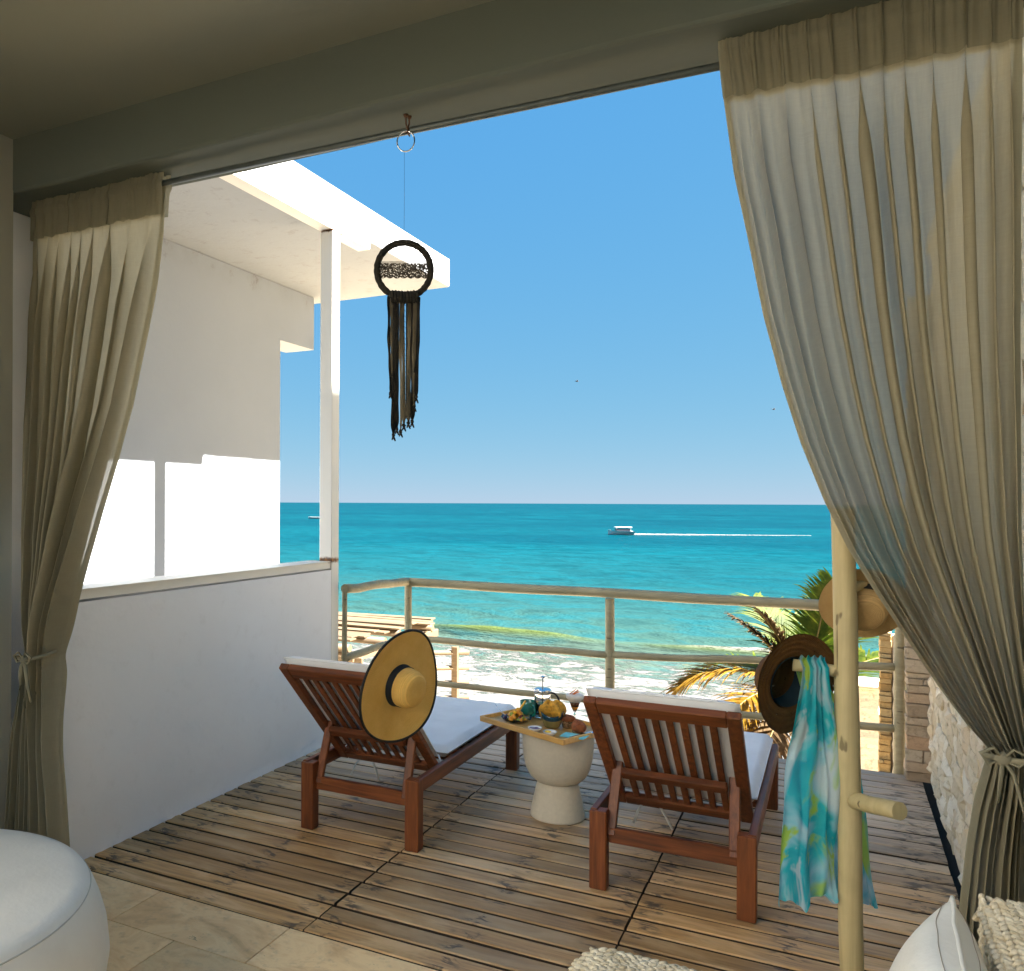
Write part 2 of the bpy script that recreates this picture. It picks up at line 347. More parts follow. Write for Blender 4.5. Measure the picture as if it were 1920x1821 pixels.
simple('cream', (0.80, 0.74, 0.66), 0.5)
simple('coffee', (0.02, 0.009, 0.004), 0.1)
simple('black_plastic', (0.012, 0.014, 0.02), 0.35)
simple('layer_brown', (0.10, 0.035, 0.008), 0.25)
simple('layer_amber', (0.85, 0.30, 0.02), 0.2)
simple('carrot_orange', (0.75, 0.20, 0.03), 0.4)
simple('melon', (0.80, 0.32, 0.035), 0.35, nscale=60); simple('mango', (0.85, 0.46, 0.03), 0.35, nscale=60)
simple('grape', (0.10, 0.008, 0.012), 0.25); simple('kiwi', (0.34, 0.42, 0.05), 0.35); simple('plum', (0.05, 0.02, 0.07), 0.3)
simple('muffin_top', (0.32, 0.085, 0.018), 0.7, var=0.25, nscale=60, bump=0.9, bscale=90)
simple('muffin_paper', (0.30, 0.19, 0.10), 0.8, var=0.5, nscale=120)
simple('toast', (0.90, 0.40, 0.045), 0.75, var=0.3, nscale=45, bump=0.8, bscale=100)
simple('napkin', (0.22, 0.66, 0.74), 0.8, var=0.05, bump=0.2, bscale=300)
simple('boat_white', (0.62, 0.62, 0.62), 0.3); simple('boat_dark', (0.03, 0.035, 0.05), 0.3)
simple('foam_white', (0.22, 0.22, 0.22), 0.9, bump=0.6)
simple('bird_dark', (0.03, 0.03, 0.035), 0.8)
simple('trunk', (0.20, 0.15, 0.10), 0.9, bump=0.8, bscale=25)
simple('rachis', (0.14, 0.10, 0.015), 0.6)
def leaf(name, cs, transl=0.35):
    m, nt, b = new_mat(name); t = NT(nt); v = t.pos()
    n = t.noise(v, 5.0, 5, 0.65)
    c = t.ramp(n, [(0.32, cs[0]), (0.5, cs[1]), (0.68, cs[2])])
    tl = t.node('ShaderNodeBsdfTranslucent'); t.link(c, tl.inputs[0]); t.link(c, b.inputs['Base Color']); b.inputs['Roughness'].default_value = 0.6; b.inputs['Specular IOR Level'].default_value = 0.15
    mx = t.node('ShaderNodeMixShader'); mx.inputs[0].default_value = transl; t.link(b.outputs[0], mx.inputs[1]); t.link(tl.outputs[0], mx.inputs[2])
    t.link(mx.outputs[0], nt.nodes['Material Output'].inputs['Surface']); MATS[name] = m
leaf('frond_green', [(0.020, 0.042, 0.004), (0.055, 0.085, 0.007), (0.125, 0.130, 0.012)])
leaf('frond_yellow', [(0.060, 0.030, 0.005), (0.18, 0.098, 0.008), (0.26, 0.16, 0.016)])
leaf('frond_dead', [(0.025, 0.014, 0.006), (0.060, 0.036, 0.015), (0.10, 0.070, 0.036)], 0.15)

def straw(name, c0, c1, rings=260.0, holes=0.0, bumpk=0.5):
    m, nt, b = new_mat(name); t = NT(nt); v = t.coord('Object'); s = t.sep(v)
    r = t.math('SQRT', t.math('ADD', t.math('MULTIPLY', s[0], s[0]), t.math('MULTIPLY', s[1], s[1])))
    q = t.math('ADD', r, t.math('MULTIPLY', s[2], 0.8))
    w = t.math('SINE', t.math('MULTIPLY', q, rings * 2 * pi / 1.0))
    a = t.math('ARCTAN2', s[1], s[0]); w2 = t.math('SINE', t.math('MULTIPLY', a, 170.0))
    n = t.noise(v, 11, 5, 0.6); nf = t.noise(v, 180, 3)
    h = t.math('ADD', t.math('MULTIPLY', w, 0.5), t.math('ADD', t.math('MULTIPLY', w2, 0.25), nf))
    c = t.ramp(n, [(0.3, c0), (0.7, c1)]); c = t.mix(t.smooth(h, -0.2, 1.2, 0.30, 0.0), c, tuple(x * 0.45 for x in c0))
    t.link(c, b.inputs['Base Color']); b.inputs['Roughness'].default_value = 0.7; b.inputs['Specular IOR Level'].default_value = 0.25
    t.link(t.bump(h, bumpk, 0.002), b.inputs['Normal'])
    if holes:
        hn = t.noise(v, 90, 2, 0.5); tp = t.node('ShaderNodeBsdfTransparent'); mx = t.node('ShaderNodeMixShader')
        t.link(t.smooth(hn, 0.70 - holes * 0.05, 0.72), mx.inputs[0]); t.link(b.outputs[0], mx.inputs[1]); t.link(tp.outputs[0], mx.inputs[2])
        t.link(mx.outputs[0], nt.nodes['Material Output'].inputs['Surface'])
    MATS[name] = m
straw('straw_gold', (0.78, 0.47, 0.11), (0.88, 0.58, 0.18))
straw('straw_tan', (0.55, 0.34, 0.13), (0.66, 0.44, 0.19))
straw('straw_brown', (0.085, 0.036, 0.008), (0.19, 0.085, 0.018), rings=70, holes=0.6, bumpk=1.0)
simple('hat_lining', (0.012, 0.03, 0.04), 0.8)

def tiedye():
    m, nt, b = new_mat('tie_dye'); t = NT(nt); v = t.coord('UV')
    n = t.noise(t.mapping(v, (1.1, 5.2, 1), loc=(0.3, 1.9, 0)), 1.0, 3, 0.55, 0.9); n2 = t.noise(t.mapping(v, (1.3, 4.6, 1), loc=(4, 7, 0)), 1.0, 4, 0.6, 0.8)
    crk = t.noise(t.mapping(v, (60, 9, 1)), 1, 4, 0.7)
    c = t.ramp(n, [(0.34, (0.01, 0.36, 0.48)), (0.47, (0.03, 0.52, 0.60)), (0.54, (0.30, 0.64, 0.74)), (0.66, (0.66, 0.76, 0.80))])
    c = t.mix(t.smooth(n2, 0.515, 0.58), c, (0.42, 0.64, 0.10)); c = t.mix(t.smooth(n2, 0.42, 0.34, 0, 0.7), c, (0.68, 0.78, 0.82))
    tl = t.node('ShaderNodeBsdfTranslucent'); df = t.node('ShaderNodeBsdfDiffuse'); tp = t.node('ShaderNodeBsdfTransparent'); t.link(c, tl.inputs[0]); t.link(c, df.inputs[0])
    nb = t.bump(crk, 0.5, 0.003); t.link(nb, df.inputs['Normal'])
    mx = t.node('ShaderNodeMixShader'); mx.inputs[0].default_value = 0.45; t.link(df.outputs[0], mx.inputs[1]); t.link(tl.outputs[0], mx.inputs[2])
    m2 = t.node('ShaderNodeMixShader'); m2.inputs[0].default_value = 0.08; t.link(mx.outputs[0], m2.inputs[1]); t.link(tp.outputs[0], m2.inputs[2])
    t.link(m2.outputs[0], nt.nodes['Material Output'].inputs['Surface']); nt.nodes.remove(b); MATS['tie_dye'] = m
tiedye()
def rope_mat():
    m, nt, b = new_mat('rope'); t = NT(nt); v = t.coord('Object')
    n = t.noise(v, 40, 4); n2 = t.noise(t.mapping(v, (150, 150, 150)), 1, 3)
    c = t.ramp(n, [(0.25, (0.46, 0.36, 0.21)), (0.5, (0.66, 0.58, 0.42)), (0.75, (0.76, 0.70, 0.56))])
    t.link(c, b.inputs['Base Color']); b.inputs['Roughness'].default_value = 0.8
    t.link(t.bump(n2, 0.6, 0.003), b.inputs['Normal']); MATS['rope'] = m
rope_mat()
def glass(name, tint=(1, 1, 1), rough=0.0):
    m, nt, b = new_mat(name); t = NT(nt)
    b.inputs['Base Color'].default_value = tuple(tint) + (1,); b.inputs['Transmission Weight'].default_value = 1; b.inputs['Roughness'].default_value = rough; b.inputs['IOR'].default_value = 1.45
    MATS[name] = m
glass('clear_glass')

# ------------------------------------------------------------------ mesh building
class MB:
    def __init__(s): s.v = []; s.f = []; s.sm = []; s.uv = None
    def add(s, vs, fs, smooth=False):
        o = len(s.v); s.v += [tuple(q) for q in vs]; s.f += [tuple(i + o for i in f) for f in fs]; s.sm += [smooth] * len(fs); return s
    def box(s, c, d, M=None, bev=0.0, taper=None):
        hx, hy, hz = d[0] / 2, d[1] / 2, d[2] / 2
        if bev:
            b = min(bev, hx * .9, hy * .9, hz * .9); vs = []; fs = []
            # chamfered box: three verts per corner
            idx = {}
            for sx in (-1, 1):
                for sy in (-1, 1):
                    for sz in (-1, 1):
                        for k, p in enumerate(((sx * hx, sy * (hy - b), sz * (hz - b)), (sx * (hx - b), sy * hy, sz * (hz - b)), (sx * (hx - b), sy * (hy - b), sz * hz))):
                            idx[(sx, sy, sz, k)] = len(vs); vs.append(Vector(p))
            def quad(keys): fs.append([idx[k] for k in keys])
            for k, ax in enumerate(((1, 2), (0, 2), (0, 1))):
                for sg in (-1, 1):
                    q = []
                    for a, bb in ((-1, -1), (1, -1), (1, 1), (-1, 1)):
                        t = [0, 0, 0]; t[k] = sg; t[ax[0]] = a; t[ax[1]] = bb; q.append((t[0], t[1], t[2], k))
                    quad(q)
            for a in (-1, 1):
                for c2 in (-1, 1):
                    quad([(a, c2, -1, 0), (a, c2, 1, 0), (a, c2, 1, 1), (a, c2, -1, 1)])
                    quad([(a, -1, c2, 0), (a, 1, c2, 0), (a, 1, c2, 2), (a, -1, c2, 2)])
                    quad([(-1, a, c2, 1), (1, a, c2, 1), (1, a, c2, 2), (-1, a, c2, 2)])
            for sx in (-1, 1):
                for sy in (-1, 1):
                    for sz in (-1, 1): quad([(sx, sy, sz, 0), (sx, sy, sz, 1), (sx, sy, sz, 2)])
        else:
            vs = [Vector((x * hx, y * hy, z * hz)) for x in (-1, 1) for y in (-1, 1) for z in (-1, 1)]
            fs = [(0, 1, 3, 2), (4, 6, 7, 5), (0, 4, 5, 1), (2, 3, 7, 6), (0, 2, 6, 4), (1, 5, 7, 3)]
        if M is not None: vs = [M @ q for q in vs]
        s.add([Vector(c) + q for q in vs], fs); return s
    def beam(s, a, b, w, h, up=(0, 0, 1), bev=0.004):
        a = Vector(a); b = Vector(b); d = b - a; L = d.length; y = d.normalized(); x = y.cross(Vector(up)).normalized(); z = x.cross(y)
        M = Matrix((x, y, z)).transposed(); return s.box((a + b) / 2, (w, L, h), M, bev)
    def tube(s, path, rad, n=10, cap=True, flat=1.0, smooth=True):
        path = [Vector(q) for q in path]; m = len(path); vs = []; fs = []; prev = None
        for i, q in enumerate(path):
            t = (path[min(i + 1, m - 1)] - path[max(i - 1, 0)]).normalized()
            if prev is None: u = t.orthogonal().normalized() if abs(t.z) > .9 else t.cross(Vector((0, 0, 1))).normalized()
            else:
                u = prev - t * prev.dot(t)
                u = u.normalized() if u.length > 1e-6 else t.orthogonal().normalized()
            prev = u; w = t.cross(u); r = rad[i] if hasattr(rad, '__len__') else rad
            for k in range(n):
                a = 2 * pi * k / n; vs.append(q + u * (r * cos(a)) + w * (r * flat * sin(a)))
        for i in range(m - 1):
            for k in range(n): fs.append((i * n + k, i * n + (k + 1) % n, (i + 1) * n + (k + 1) % n, (i + 1) * n + k))
        s.add(vs, fs, smooth)
        if cap:
            o = len(s.v) - len(vs); s.f.append(tuple(o + k for k in reversed(range(n)))); s.f.append(tuple(o + (m - 1) * n + k for k in range(n))); s.sm += [False, False]
        return s
    def lathe(s, prof, n=32, c=(0, 0, 0), M=None, smooth=True, fn=None, close=False):
        vs = []; fs = []; m = len(prof)
        for r, z in prof:
            for k in range(n):
                a = 2 * pi * k / n; q = Vector((r * cos(a), r * sin(a), z))
                if fn: q = fn(q, a, r)
                if M is not None: q = M @ q
                vs.append(Vector(c) + q)
        for i in range(m - 1):
            for k in range(n): fs.append((i * n + k, i * n + (k + 1) % n, (i + 1) * n + (k + 1) % n, (i + 1) * n + k))
        s.add(vs, fs, smooth)
        o = len(s.v) - len(vs)
        if close:
            s.f.append(tuple(o + k for k in reversed(range(n)))); s.f.append(tuple(o + (m - 1) * n + k for k in range(n))); s.sm += [False, False]
        return s
    def grid(s, fn, nu, nv, smooth=True):
        vs = [fn(i / nu, j / nv) for j in range(nv + 1) for i in range(nu + 1)]
        fs = [(j * (nu + 1) + i, j * (nu + 1) + i + 1, (j + 1) * (nu + 1) + i + 1, (j + 1) * (nu + 1) + i) for j in range(nv) for i in range(nu)]
        s.uvs = [(i / nu, j / nv) for j in range(nv + 1) for i in range(nu + 1)]
        return s.add(vs, fs, smooth)
    def blob(s, c, r, M=None, n=8, m=5, jit=0.0, sq=(1, 1, 1)):
        vs = [Vector((0, 0, -1))]; fs = []
        for i in range(1, m):
            th = pi * i / m
            for k in range(n): a = 2 * pi * k / n; vs.append(Vector((sin(th) * cos(a), sin(th) * sin(a), -cos(th))))
        vs.append(Vector((0, 0, 1)))
        for k in range(n):
            fs.append((0, 1 + (k + 1) % n, 1 + k)); fs.append((len(vs) - 1, 1 + (m - 2) * n + k, 1 + (m - 2) * n + (k + 1) % n))
        for i in range(m - 2):
            for k in range(n): fs.append((1 + i * n + k, 1 + i * n + (k + 1) % n, 1 + (i + 1) * n + (k + 1) % n, 1 + (i + 1) * n + k))
        out = []
        for q in vs:
            q = Vector((q.x * sq[0], q.y * sq[1], q.z * sq[2])) * r * (1 + random.uniform(-jit, jit))
            out.append(Vector(c) + (M @ q if M is not None else q))
        return s.add(out, fs, True)
    def mesh(s, name, mat):
        me = bpy.data.meshes.new(name); me.from_pydata(s.v, [], s.f); me.update()
        me.polygons.foreach_set('use_smooth', s.sm)
        if s.uv is not None:
            l = me.uv_layers.new(name='UVMap')
            for lp in me.loops: l.data[lp.index].uv = s.uv[lp.vertex_index]
        if mat: me.materials.append(MATS[mat])
        return me
    def build(s, name, mat, parent=None, loc=None):
        o = bpy.data.objects.new(name, s.mesh(name, mat)); col.objects.link(o)
        if parent is not None: o.parent = parent
        if loc is not None: o.location = loc
        return o

def tag(o, label=None, cat=None, group=None, kind=None):
    if label: o['label'] = label
    if cat: o['category'] = cat
    if group: o['group'] = group
    if kind: o['kind'] = kind
    return o
def thing(name, label, cat, loc=(0, 0, 0), rz=0.0, group=None):
    o = bpy.data.objects.new(name, None); col.objects.link(o); o.location = loc; o.rotation_euler = (0, 0, rz); o.empty_display_size = 0.1
    return tag(o, label, cat, group)
def part(name, me, parent, loc=(0, 0, 0), rot=(0, 0, 0)):
    o = bpy.data.objects.new(name, me); col.objects.link(o); o.parent = parent; o.location = loc; o.rotation_euler = rot; return o
def copy_tree(o, parent=None):
    c = o.copy(); col.objects.link(c); c.parent = parent
    for ch in list(o.children): copy_tree(ch, c)
    return c
def lerp_tab(tab, z):
    if z >= tab[0][1]: return tab[0][0]
    for (x0, z0), (x1, z1) in zip(tab, tab[1:]):
        if z1 <= z <= z0: return x0 + (x1 - x0) * (z0 - z) / max(z0 - z1, 1e-6)
    return tab[-1][0]
def fnoise(x, y=0.0, z=0.0): return mnoise.noise(Vector((x, y, z)))
def smooth(a, b, x):
    t = max(0, min(1, (x - a) / (b - a))); return t * t * (3 - 2 * t)

# ================================================================== THE SETTING
def struct(o): return tag(o, kind='structure')
def bx(name, lo, hi, mat, parent=None, bev=0.0):
    lo = Vector(lo); hi = Vector(hi); return MB().box((lo + hi) / 2, hi - lo, None, bev).build(name, mat, parent)

# --- land: one sheet that falls from the terrace to the beach and on under the sea
def land_z(x, y):
    pts = [(-90, -0.3), (2.0, -0.3), (6.0, -0.9), (9.0, -4.2), (17, -5.5), (27, -6.45), (60, -8.2), (140, -12)]
    for (y0, z0), (y1, z1) in zip(pts, pts[1:]):
        if y0 <= y <= y1:
            t = (y - y0) / (y1 - y0); z = z0 + (z1 - z0) * t; break
    return z + (0.16 * fnoise(x * 0.25, y * 0.25) + 0.05 * fnoise(x, y)) * smooth(7, 10, y)
ys = [-90, -50, -25, -10, -3, 0, 2] + [2 + 0.6 * i for i in range(1, 75)] + [50, 60, 80, 110, 140]
xs = [-400, -250, -150, -100, -70, -50, -40] + [-30 + i * 1.0 for i in range(51)] + [25, 30, 40, 60, 100, 200, 400]
mb = MB(); mb.add([(x, y, land_z(x, y)) for y in ys for x in xs], [(j * len(xs) + i, j * len(xs) + i + 1, (j + 1) * len(xs) + i + 1, (j + 1) * len(xs) + i) for j in range(len(ys) - 1) for i in range(len(xs) - 1)], True)
struct(mb.build('beach', 'sand'))

# --- sea
SEA = -6.5
def sea_z(x, y):
    z = SEA
    yc = 47.6 + 1.3 * fnoise(x * 0.06, 3.1) + 0.35 * fnoise(x * 0.3, 8)
    h = 0.85 * (0.62 + 0.55 * fnoise(x * 0.10, 1.7))
    d = y - yc
    z += h * (math.exp(-(d / 0.75) ** 2) if d < 0 else math.exp(-(d / 2.2) ** 2))
    yc2 = 61 + 2 * fnoise(x * 0.03, 9); z += 0.20 * math.exp(-((y - yc2) / 2.5) ** 2)
    a = smooth(26, 40, y) * (1 - smooth(120, 420, y))
    z += a * (0.10 * fnoise(x * 0.16, y * 0.42) + 0.07 * fnoise(x * 0.45, y * 1.1, 4) + 0.16 * smooth(55, 90, y) * fnoise(x * 0.05, y * 0.13, 7))
    f = smooth(50, 44, y); z += f * (0.06 * fnoise(x * 0.7, y * 1.0, 2) + 0.015 * fnoise(x * 2.2, y * 2.8, 5))
    return z
ys = []; y = 22.0
while y < 40000:
    ys.append(y); y += (0.33 if y < 54 else max(0.5, (y - 30) * 0.025)) if y < 400 else y * 0.12
us = [-1.6 + 2.5 * i / 330 for i in range(331)]
us = [-40, -12, -5, -3, -2] + us + [1.3, 2, 4, 12, 40]
vsx = []
for y in ys:
    for u in us:
        x = u * y * 0.72 - 0.05 * y
        vsx.append((x, y, sea_z(x, y) if abs(u) < 2.5 and y < 420 else SEA))
n = len(us)
mb = MB(); mb.add(vsx, [(j * n + i, j * n + i + 1, (j + 1) * n + i + 1, (j + 1) * n + i) for j in range(len(ys) - 1) for i in range(n - 1)], True)
struct(mb.build('sea', 'sea_water'))

# --- deck: dark joists below, each plank a piece of its own
mb = MB(); mb.box((-1.22, 4.19, -0.10), (3.36, 3.16, 0.02))
for x in (-2.80, -2.2, -1.70, -1.2, -0.67, -0.15, 0.36): mb.box((x, 4.19, -0.056), (0.05, 3.14, 0.066))
deck = struct(mb.build('deck', 'joist'))
PITCH = 0.1125
rows = 28; panels = [(-2.872, -1.706), (-1.698, -0.676), (-0.668, 0.434)]
pm = []
for (a, b) in panels:
    q = []
    for k in range(3):
        L = b - a; m = MB(); ns = 4; w = 0.0474
        prof = [(-w, -0.022), (-w, -0.005), (-w + 0.005, 0), (w - 0.005, 0), (w, -0.005), (w, -0.022)]
        st = []
        for i in range(ns + 1):
            x = -L / 2 + L * i / ns; dz = 0.0012 * fnoise(x * 2, k * 5.0, a); dy = 0.0015 * fnoise(x * 2, k * 9.0, b)
            st += [(x, y + dy + (0.001 * fnoise(x * 9, y * 50, k)), z + dz) for y, z in prof]
        fs = [(i * 6 + j, i * 6 + (j + 1) % 6, (i + 1) * 6 + (j + 1) % 6, (i + 1) * 6 + j) for i in range(ns) for j in range(6)] + [tuple(range(5, -1, -1)), tuple(ns * 6 + j for j in range(6))]
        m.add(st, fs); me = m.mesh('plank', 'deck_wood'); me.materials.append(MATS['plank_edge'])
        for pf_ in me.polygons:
            if abs(pf_.normal.z) < 0.3: pf_.material_index = 1  # side faces coloured dark, painting shade into the gaps between planks
        q.append(me)
    pm.append(q)
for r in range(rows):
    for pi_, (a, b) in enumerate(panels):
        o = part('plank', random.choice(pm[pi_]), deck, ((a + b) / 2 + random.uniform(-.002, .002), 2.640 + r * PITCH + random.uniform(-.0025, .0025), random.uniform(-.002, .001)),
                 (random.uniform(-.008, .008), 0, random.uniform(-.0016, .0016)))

# --- travertine floor of the room
mb = MB(); mb.box((-0.65, -0.22, -0.035), (5.1, 5.58, 0.05)); floor = struct(mb.build('floor', 'grout'))
T = 0.617
tm = {}
def tile(x0, x1, y0, y1):
    x0 = max(x0, -3.07); x1 = min(x1, 1.9)
    if x1 - x0 < 0.03: return
    k = (round(x1 - x0, 3), round(y1 - y0, 3))
    if k not in tm: tm[k] = MB().box((0, 0, -0.008), (k[0] - 0.0035, k[1] - 0.0035, 0.016), None, 0.0012).mesh('tile', 'travertine')
    part('tile', tm[k], floor, ((x0 + x1) / 2, (y0 + y1) / 2, random.uniform(-.0008, .0004)))
yrow = [2.578, 2.308, 2.308 - T, 2.308 - 2 * T, 2.308 - 3 * T, 2.308 - 4 * T, 2.308 - 5 * T, 2.308 - 6 * T, -3.0]
for j in range(len(yrow) - 1):
    for i in range(-1, 9):
        x0 = -2.367 - T + i * T + (0 if j % 2 == 0 else T / 2) - (T if j % 2 else 0); tile(x0, x0 + T, yrow[j + 1], yrow[j])

# --- the room: ceiling, beam over the opening, walls
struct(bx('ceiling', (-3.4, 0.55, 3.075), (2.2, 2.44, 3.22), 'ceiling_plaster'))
mb = MB()
def beamz(u, v):   # beam cross-section with hand-plastered, softly uneven lower edges
    x = -3.4 + 5.6 * u
    w = 0.004 * fnoise(x * 2.3, 1) ; w2 = 0.005 * fnoise(x * 3.1, 5)
    prof = [(2.43, 3.22), (2.43, 2.862), (2.433, 2.853), (2.442, 2.849), (2.688, 2.849 + w2 * .3), (2.697, 2.853), (2.70, 2.862), (2.70, 3.22)]
    y, z = prof[min(int(round(v * 7)), 7)]; return Vector((x, y + w, z + w2))
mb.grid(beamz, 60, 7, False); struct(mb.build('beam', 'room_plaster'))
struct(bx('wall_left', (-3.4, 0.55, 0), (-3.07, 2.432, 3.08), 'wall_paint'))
struct(bx('pier_left', (-3.45, 2.69, -0.3), (-3.06, 2.80, 3.4), 'white_render'))
struct(bx('reveal_left', (-3.45, 2.432, -0.3), (-3.26, 2.69, 2.86), 'white_render'))
struct(bx('wall_right', (1.9, 0.55, 0), (2.1, 2.432, 3.08), 'wall_paint'))
struct(bx('pier_right', (0.475, 2.432, -0.3), (2.2, 2.72, 2.848), 'wall_paint'))
# unseen yard and wall added for warm fill; dark foot keeps the beam dim
struct(bx('added_yard', (-14, -20, -0.12), (9, -3.0, -0.02), 'paving'))
cw = thing('fill_wall', 'tall white wall with dark lower part, added behind the room for fill light', 'wall', (-4.4, -6.4, 0), math.atan2(-0.8, 0.6))
MB().box((0, 0, 5.0), (10, 0.25, 3.4)).build('wall_body', 'fill_white', cw); MB().box((0, 0, 1.65), (10.05, 0.30, 3.3)).build('dark_foot', 'dark_base', cw); MB().box((0, 0, 6.75), (10.1, 0.4, 0.1)).build('coping', 'fill_white', cw)

# --- parapet wall with steel channel sill, post and beam
pw = thing('parapet_wall', 'low smooth white parapet wall beside the wooden deck', 'wall', (-2.96, 3.7, 0))
def pwall(u, v):
    y = 2.49 + u * 2.195; z = v * 1.115; return Vector((-2.872 + 0.003 * fnoise(y * 1.7, z * 1.9) + 0.010 * max(0, 1 - z / 0.03) * (0.5 + fnoise(y * 25, 3)), y, z)) - Vector((-2.96, 3.7, 0))
mb = MB(); mb.grid(pwall, 60, 40); mb.box((-0.005, -0.104, 0.5565), (0.15, 2.188, 1.113)); mb.box((0.010, 0, -0.45), (0.15, 2.4, 0.895)); mb.build('wall_body', 'parapet_render', pw)
mb = MB(); mb.box((0.012, -0.104, 1.147), (0.13, 2.185, 0.044)); mb.box((0.006, -0.104, 1.1705), (0.17, 2.185, 0.003), None); mb.build('sill_channel', 'white_steel', pw)
sf = thing('steel_frame', 'white steel post and flat beam holding up the roof slab, rusty at the joints', 'post', (-2.92, 4.735, 0))
mb = MB(); mb.box((0, 0, 1.655), (0.094, 0.092, 3.31), None, 0.004); mb.build('post', 'white_steel', sf)
mb = MB(); mb.box((0.0, -1.05, 3.3375), (0.096, 3.0, 0.049), None, 0.003); mb.build('roof_beam', 'white_steel', sf)

# --- the house next door
nh = thing('white_house', 'white rendered house with overhanging flat roof slab beyond the parapet', 'house', (-4.6, 4.0, -1.0))
def rel(p, base): return Vector(p) - Vector(base)
B = (-4.6, 4.0, -1.0)
def nbox(name, lo, hi, mat):
    lo = rel(lo, B); hi = rel(hi, B); return MB().box((lo + hi) / 2, hi - lo).build(name, mat, nh)
nbox('wall', (-6.5, 0.5, -4.5), (-4.10, 5.86, 3.366), 'neighbour_wall')
nbox('lintel', (-4.40, 5.862, 2.905), (-4.102, 6.38, 3.366), 'neighbour_wall')
def slab(u, v):
    # underside and edge of the slab, with chipped lower arris
    y = 2.75 + 3.83 * u
    prof = [(-6.6, 3.37), (-3.2, 3.37), (-2.90, 3.37), (-2.884, 3.372), (-2.88, 3.380), (-2.88, 3.60), (-2.90, 3.61), (-6.6, 3.61)]
    x, z = prof[int(round(v * 7))]
    j = int(round(v * 7))
    if j in (2, 3, 4): x += -0.004 * max(0, fnoise(y * 11, 3)); z += 0.006 * max(0, fnoise(y * 9, 1))
    return rel((x, y, z), B)
mb = MB(); mb.grid(slab, 120, 7, False)
mb.add([rel(q, B) for q in ((-6.6, 6.58, 3.37), (-2.88, 6.58, 3.375), (-2.88, 6.58, 3.61), (-6.6, 6.58, 3.61))], [(0, 1, 2, 3)])
mb.add([rel(q, B) for q in ((-6.6, 2.75, 3.37), (-2.88, 2.75, 3.375), (-2.88, 2.75, 3.61), (-6.6, 2.75, 3.61))], [(3, 2, 1, 0)])
mb.build('roof_slab', 'roof_concrete', nh)

# --- the house to the right: rough stone wall along the deck, and an added unseen block for shade
rh = thing('stone_wall', 'rough pale stone wall running along the deck behind the wide curtain', 'wall', (1.6, 4.2, 0))
B2 = (1.6, 4.2, 0)
def rbox(name, lo, hi, mat, parent=rh):
    lo = rel(lo, B2); hi = rel(hi, B2); return MB().box((lo + hi) / 2, hi - lo).build(name, mat, parent)
wall_core = rbox('wall_core', (0.482, 2.73, -0.8), (0.80, 5.60, 2.95), 'mortar')
rbox('wall_cap', (0.44, 2.73, 2.952), (0.84, 5.62, 3.03), 'right_house')
# tall unseen block added on the right to shade terrace and yard
va = thing('shade_block', 'tall plain block added out of view on the right to shade the terrace', 'house', (6.5, 5.0, -0.3))
for nm, lo, hi in (('main_block', (4.5, 2.2, -1.5), (8.5, 7.75, 11.33)), ('shade_top', (4.5, 2.2, 11.332), (8.5, 4.82, 13.2)), ('shade_wing', (4.55, -12.0, -1.5), (8.5, 2.198, 9.5))):
    lo = rel(lo, va.location); hi = rel(hi, va.location); MB().box((lo + hi) / 2, hi - lo).build(nm, 'right_house', va)
for k in range(3):
    for yy in (3.2, 5.0, 6.6):
        lo = rel((4.46, yy - .5, 1.2 + 3.4 * k), va.location); hi = rel((4.498, yy + .5, 2.7 + 3.4 * k), va.location); MB().box((lo + hi) / 2, hi - lo).build('shutter', 'teak_z', va)
def rough_stone(seed, rgd=0.28):
    rr = random.Random(seed); m = MB(); vs = []; n = 3
    # split-face block: unit size in y,z; x sticks out to -1
    def pt(i, j): return (i / n - .5, j / n - .5)
    for j in range(n + 1):
        for i in range(n + 1):
            y, z = pt(i, j); e = i in (0, n) or j in (0, n)
            vs.append((-(0.6 if e else 1.0) * rr.uniform(0.6, 1.1), y + rr.uniform(-.07, .07), z + rr.uniform(-.09, .09)))
    o = len(vs)
    ring = [i for i in range(n + 1)] + [(j) * (n + 1) + n for j in range(1, n + 1)] + [n * (n + 1) + i for i in range(n - 1, -1, -1)] + [j * (n + 1) for j in range(n - 1, 0, -1)]
    vs += [(0.0, vs[k][1], vs[k][2]) for k in ring]
    fs = [(j * (n + 1) + i, (j + 1) * (n + 1) + i, (j + 1) * (n + 1) + i + 1, j * (n + 1) + i + 1) for j in range(n) for i in range(n)]
    L = len(ring); fs += [(ring[k], ring[(k + 1) % L], o + (k + 1) % L, o + k) for k in range(L)]
    m.add(vs, fs, False); return m
SM = [rough_stone(s).mesh('stone', 'pale_stone') for s in range(10)]
cnt = 0; rest = MB()
z = 0.01; rs = random.Random(3)
while z < 2.98:
    big = z > 1.45
    h = rs.uniform(0.05, 0.10) if not big else rs.uniform(0.12, 0.2)
    y = 2.74 - rs.uniform(0, 0.1)
    while y < 5.58:
        L = rs.uniform(0.09, 0.24) if not big else rs.uniform(0.25, 0.45)
        yc = y + L / 2; d = rs.uniform(0.016, 0.040)
        tilt = rs.uniform(-0.16, 0.16)
        if yc + L / 2 > 5.6: L = 5.6 - y; yc = y + L / 2
        if L > 0.03:
            if not big and y > 3.35 and cnt < 290:
                o = part('stone', rs.choice(SM), wall_core, rel((0.484, yc, z + h / 2), B2), (tilt, 0, 0)); o.scale = (d, L * 1.02, h * 1.06); cnt += 1
            else:
                src = rough_stone(rs.randint(0, 99)); rest.add([rel((0.484 + vx * d, yc + vy * L, z + h / 2 + vz * h), B2) for vx, vy, vz in src.v], src.f)
        y += L + rs.uniform(0, 0.008)
    z += h + 0.003
tag(rest.build('stone_facing', 'pale_stone', rh), kind='stuff')
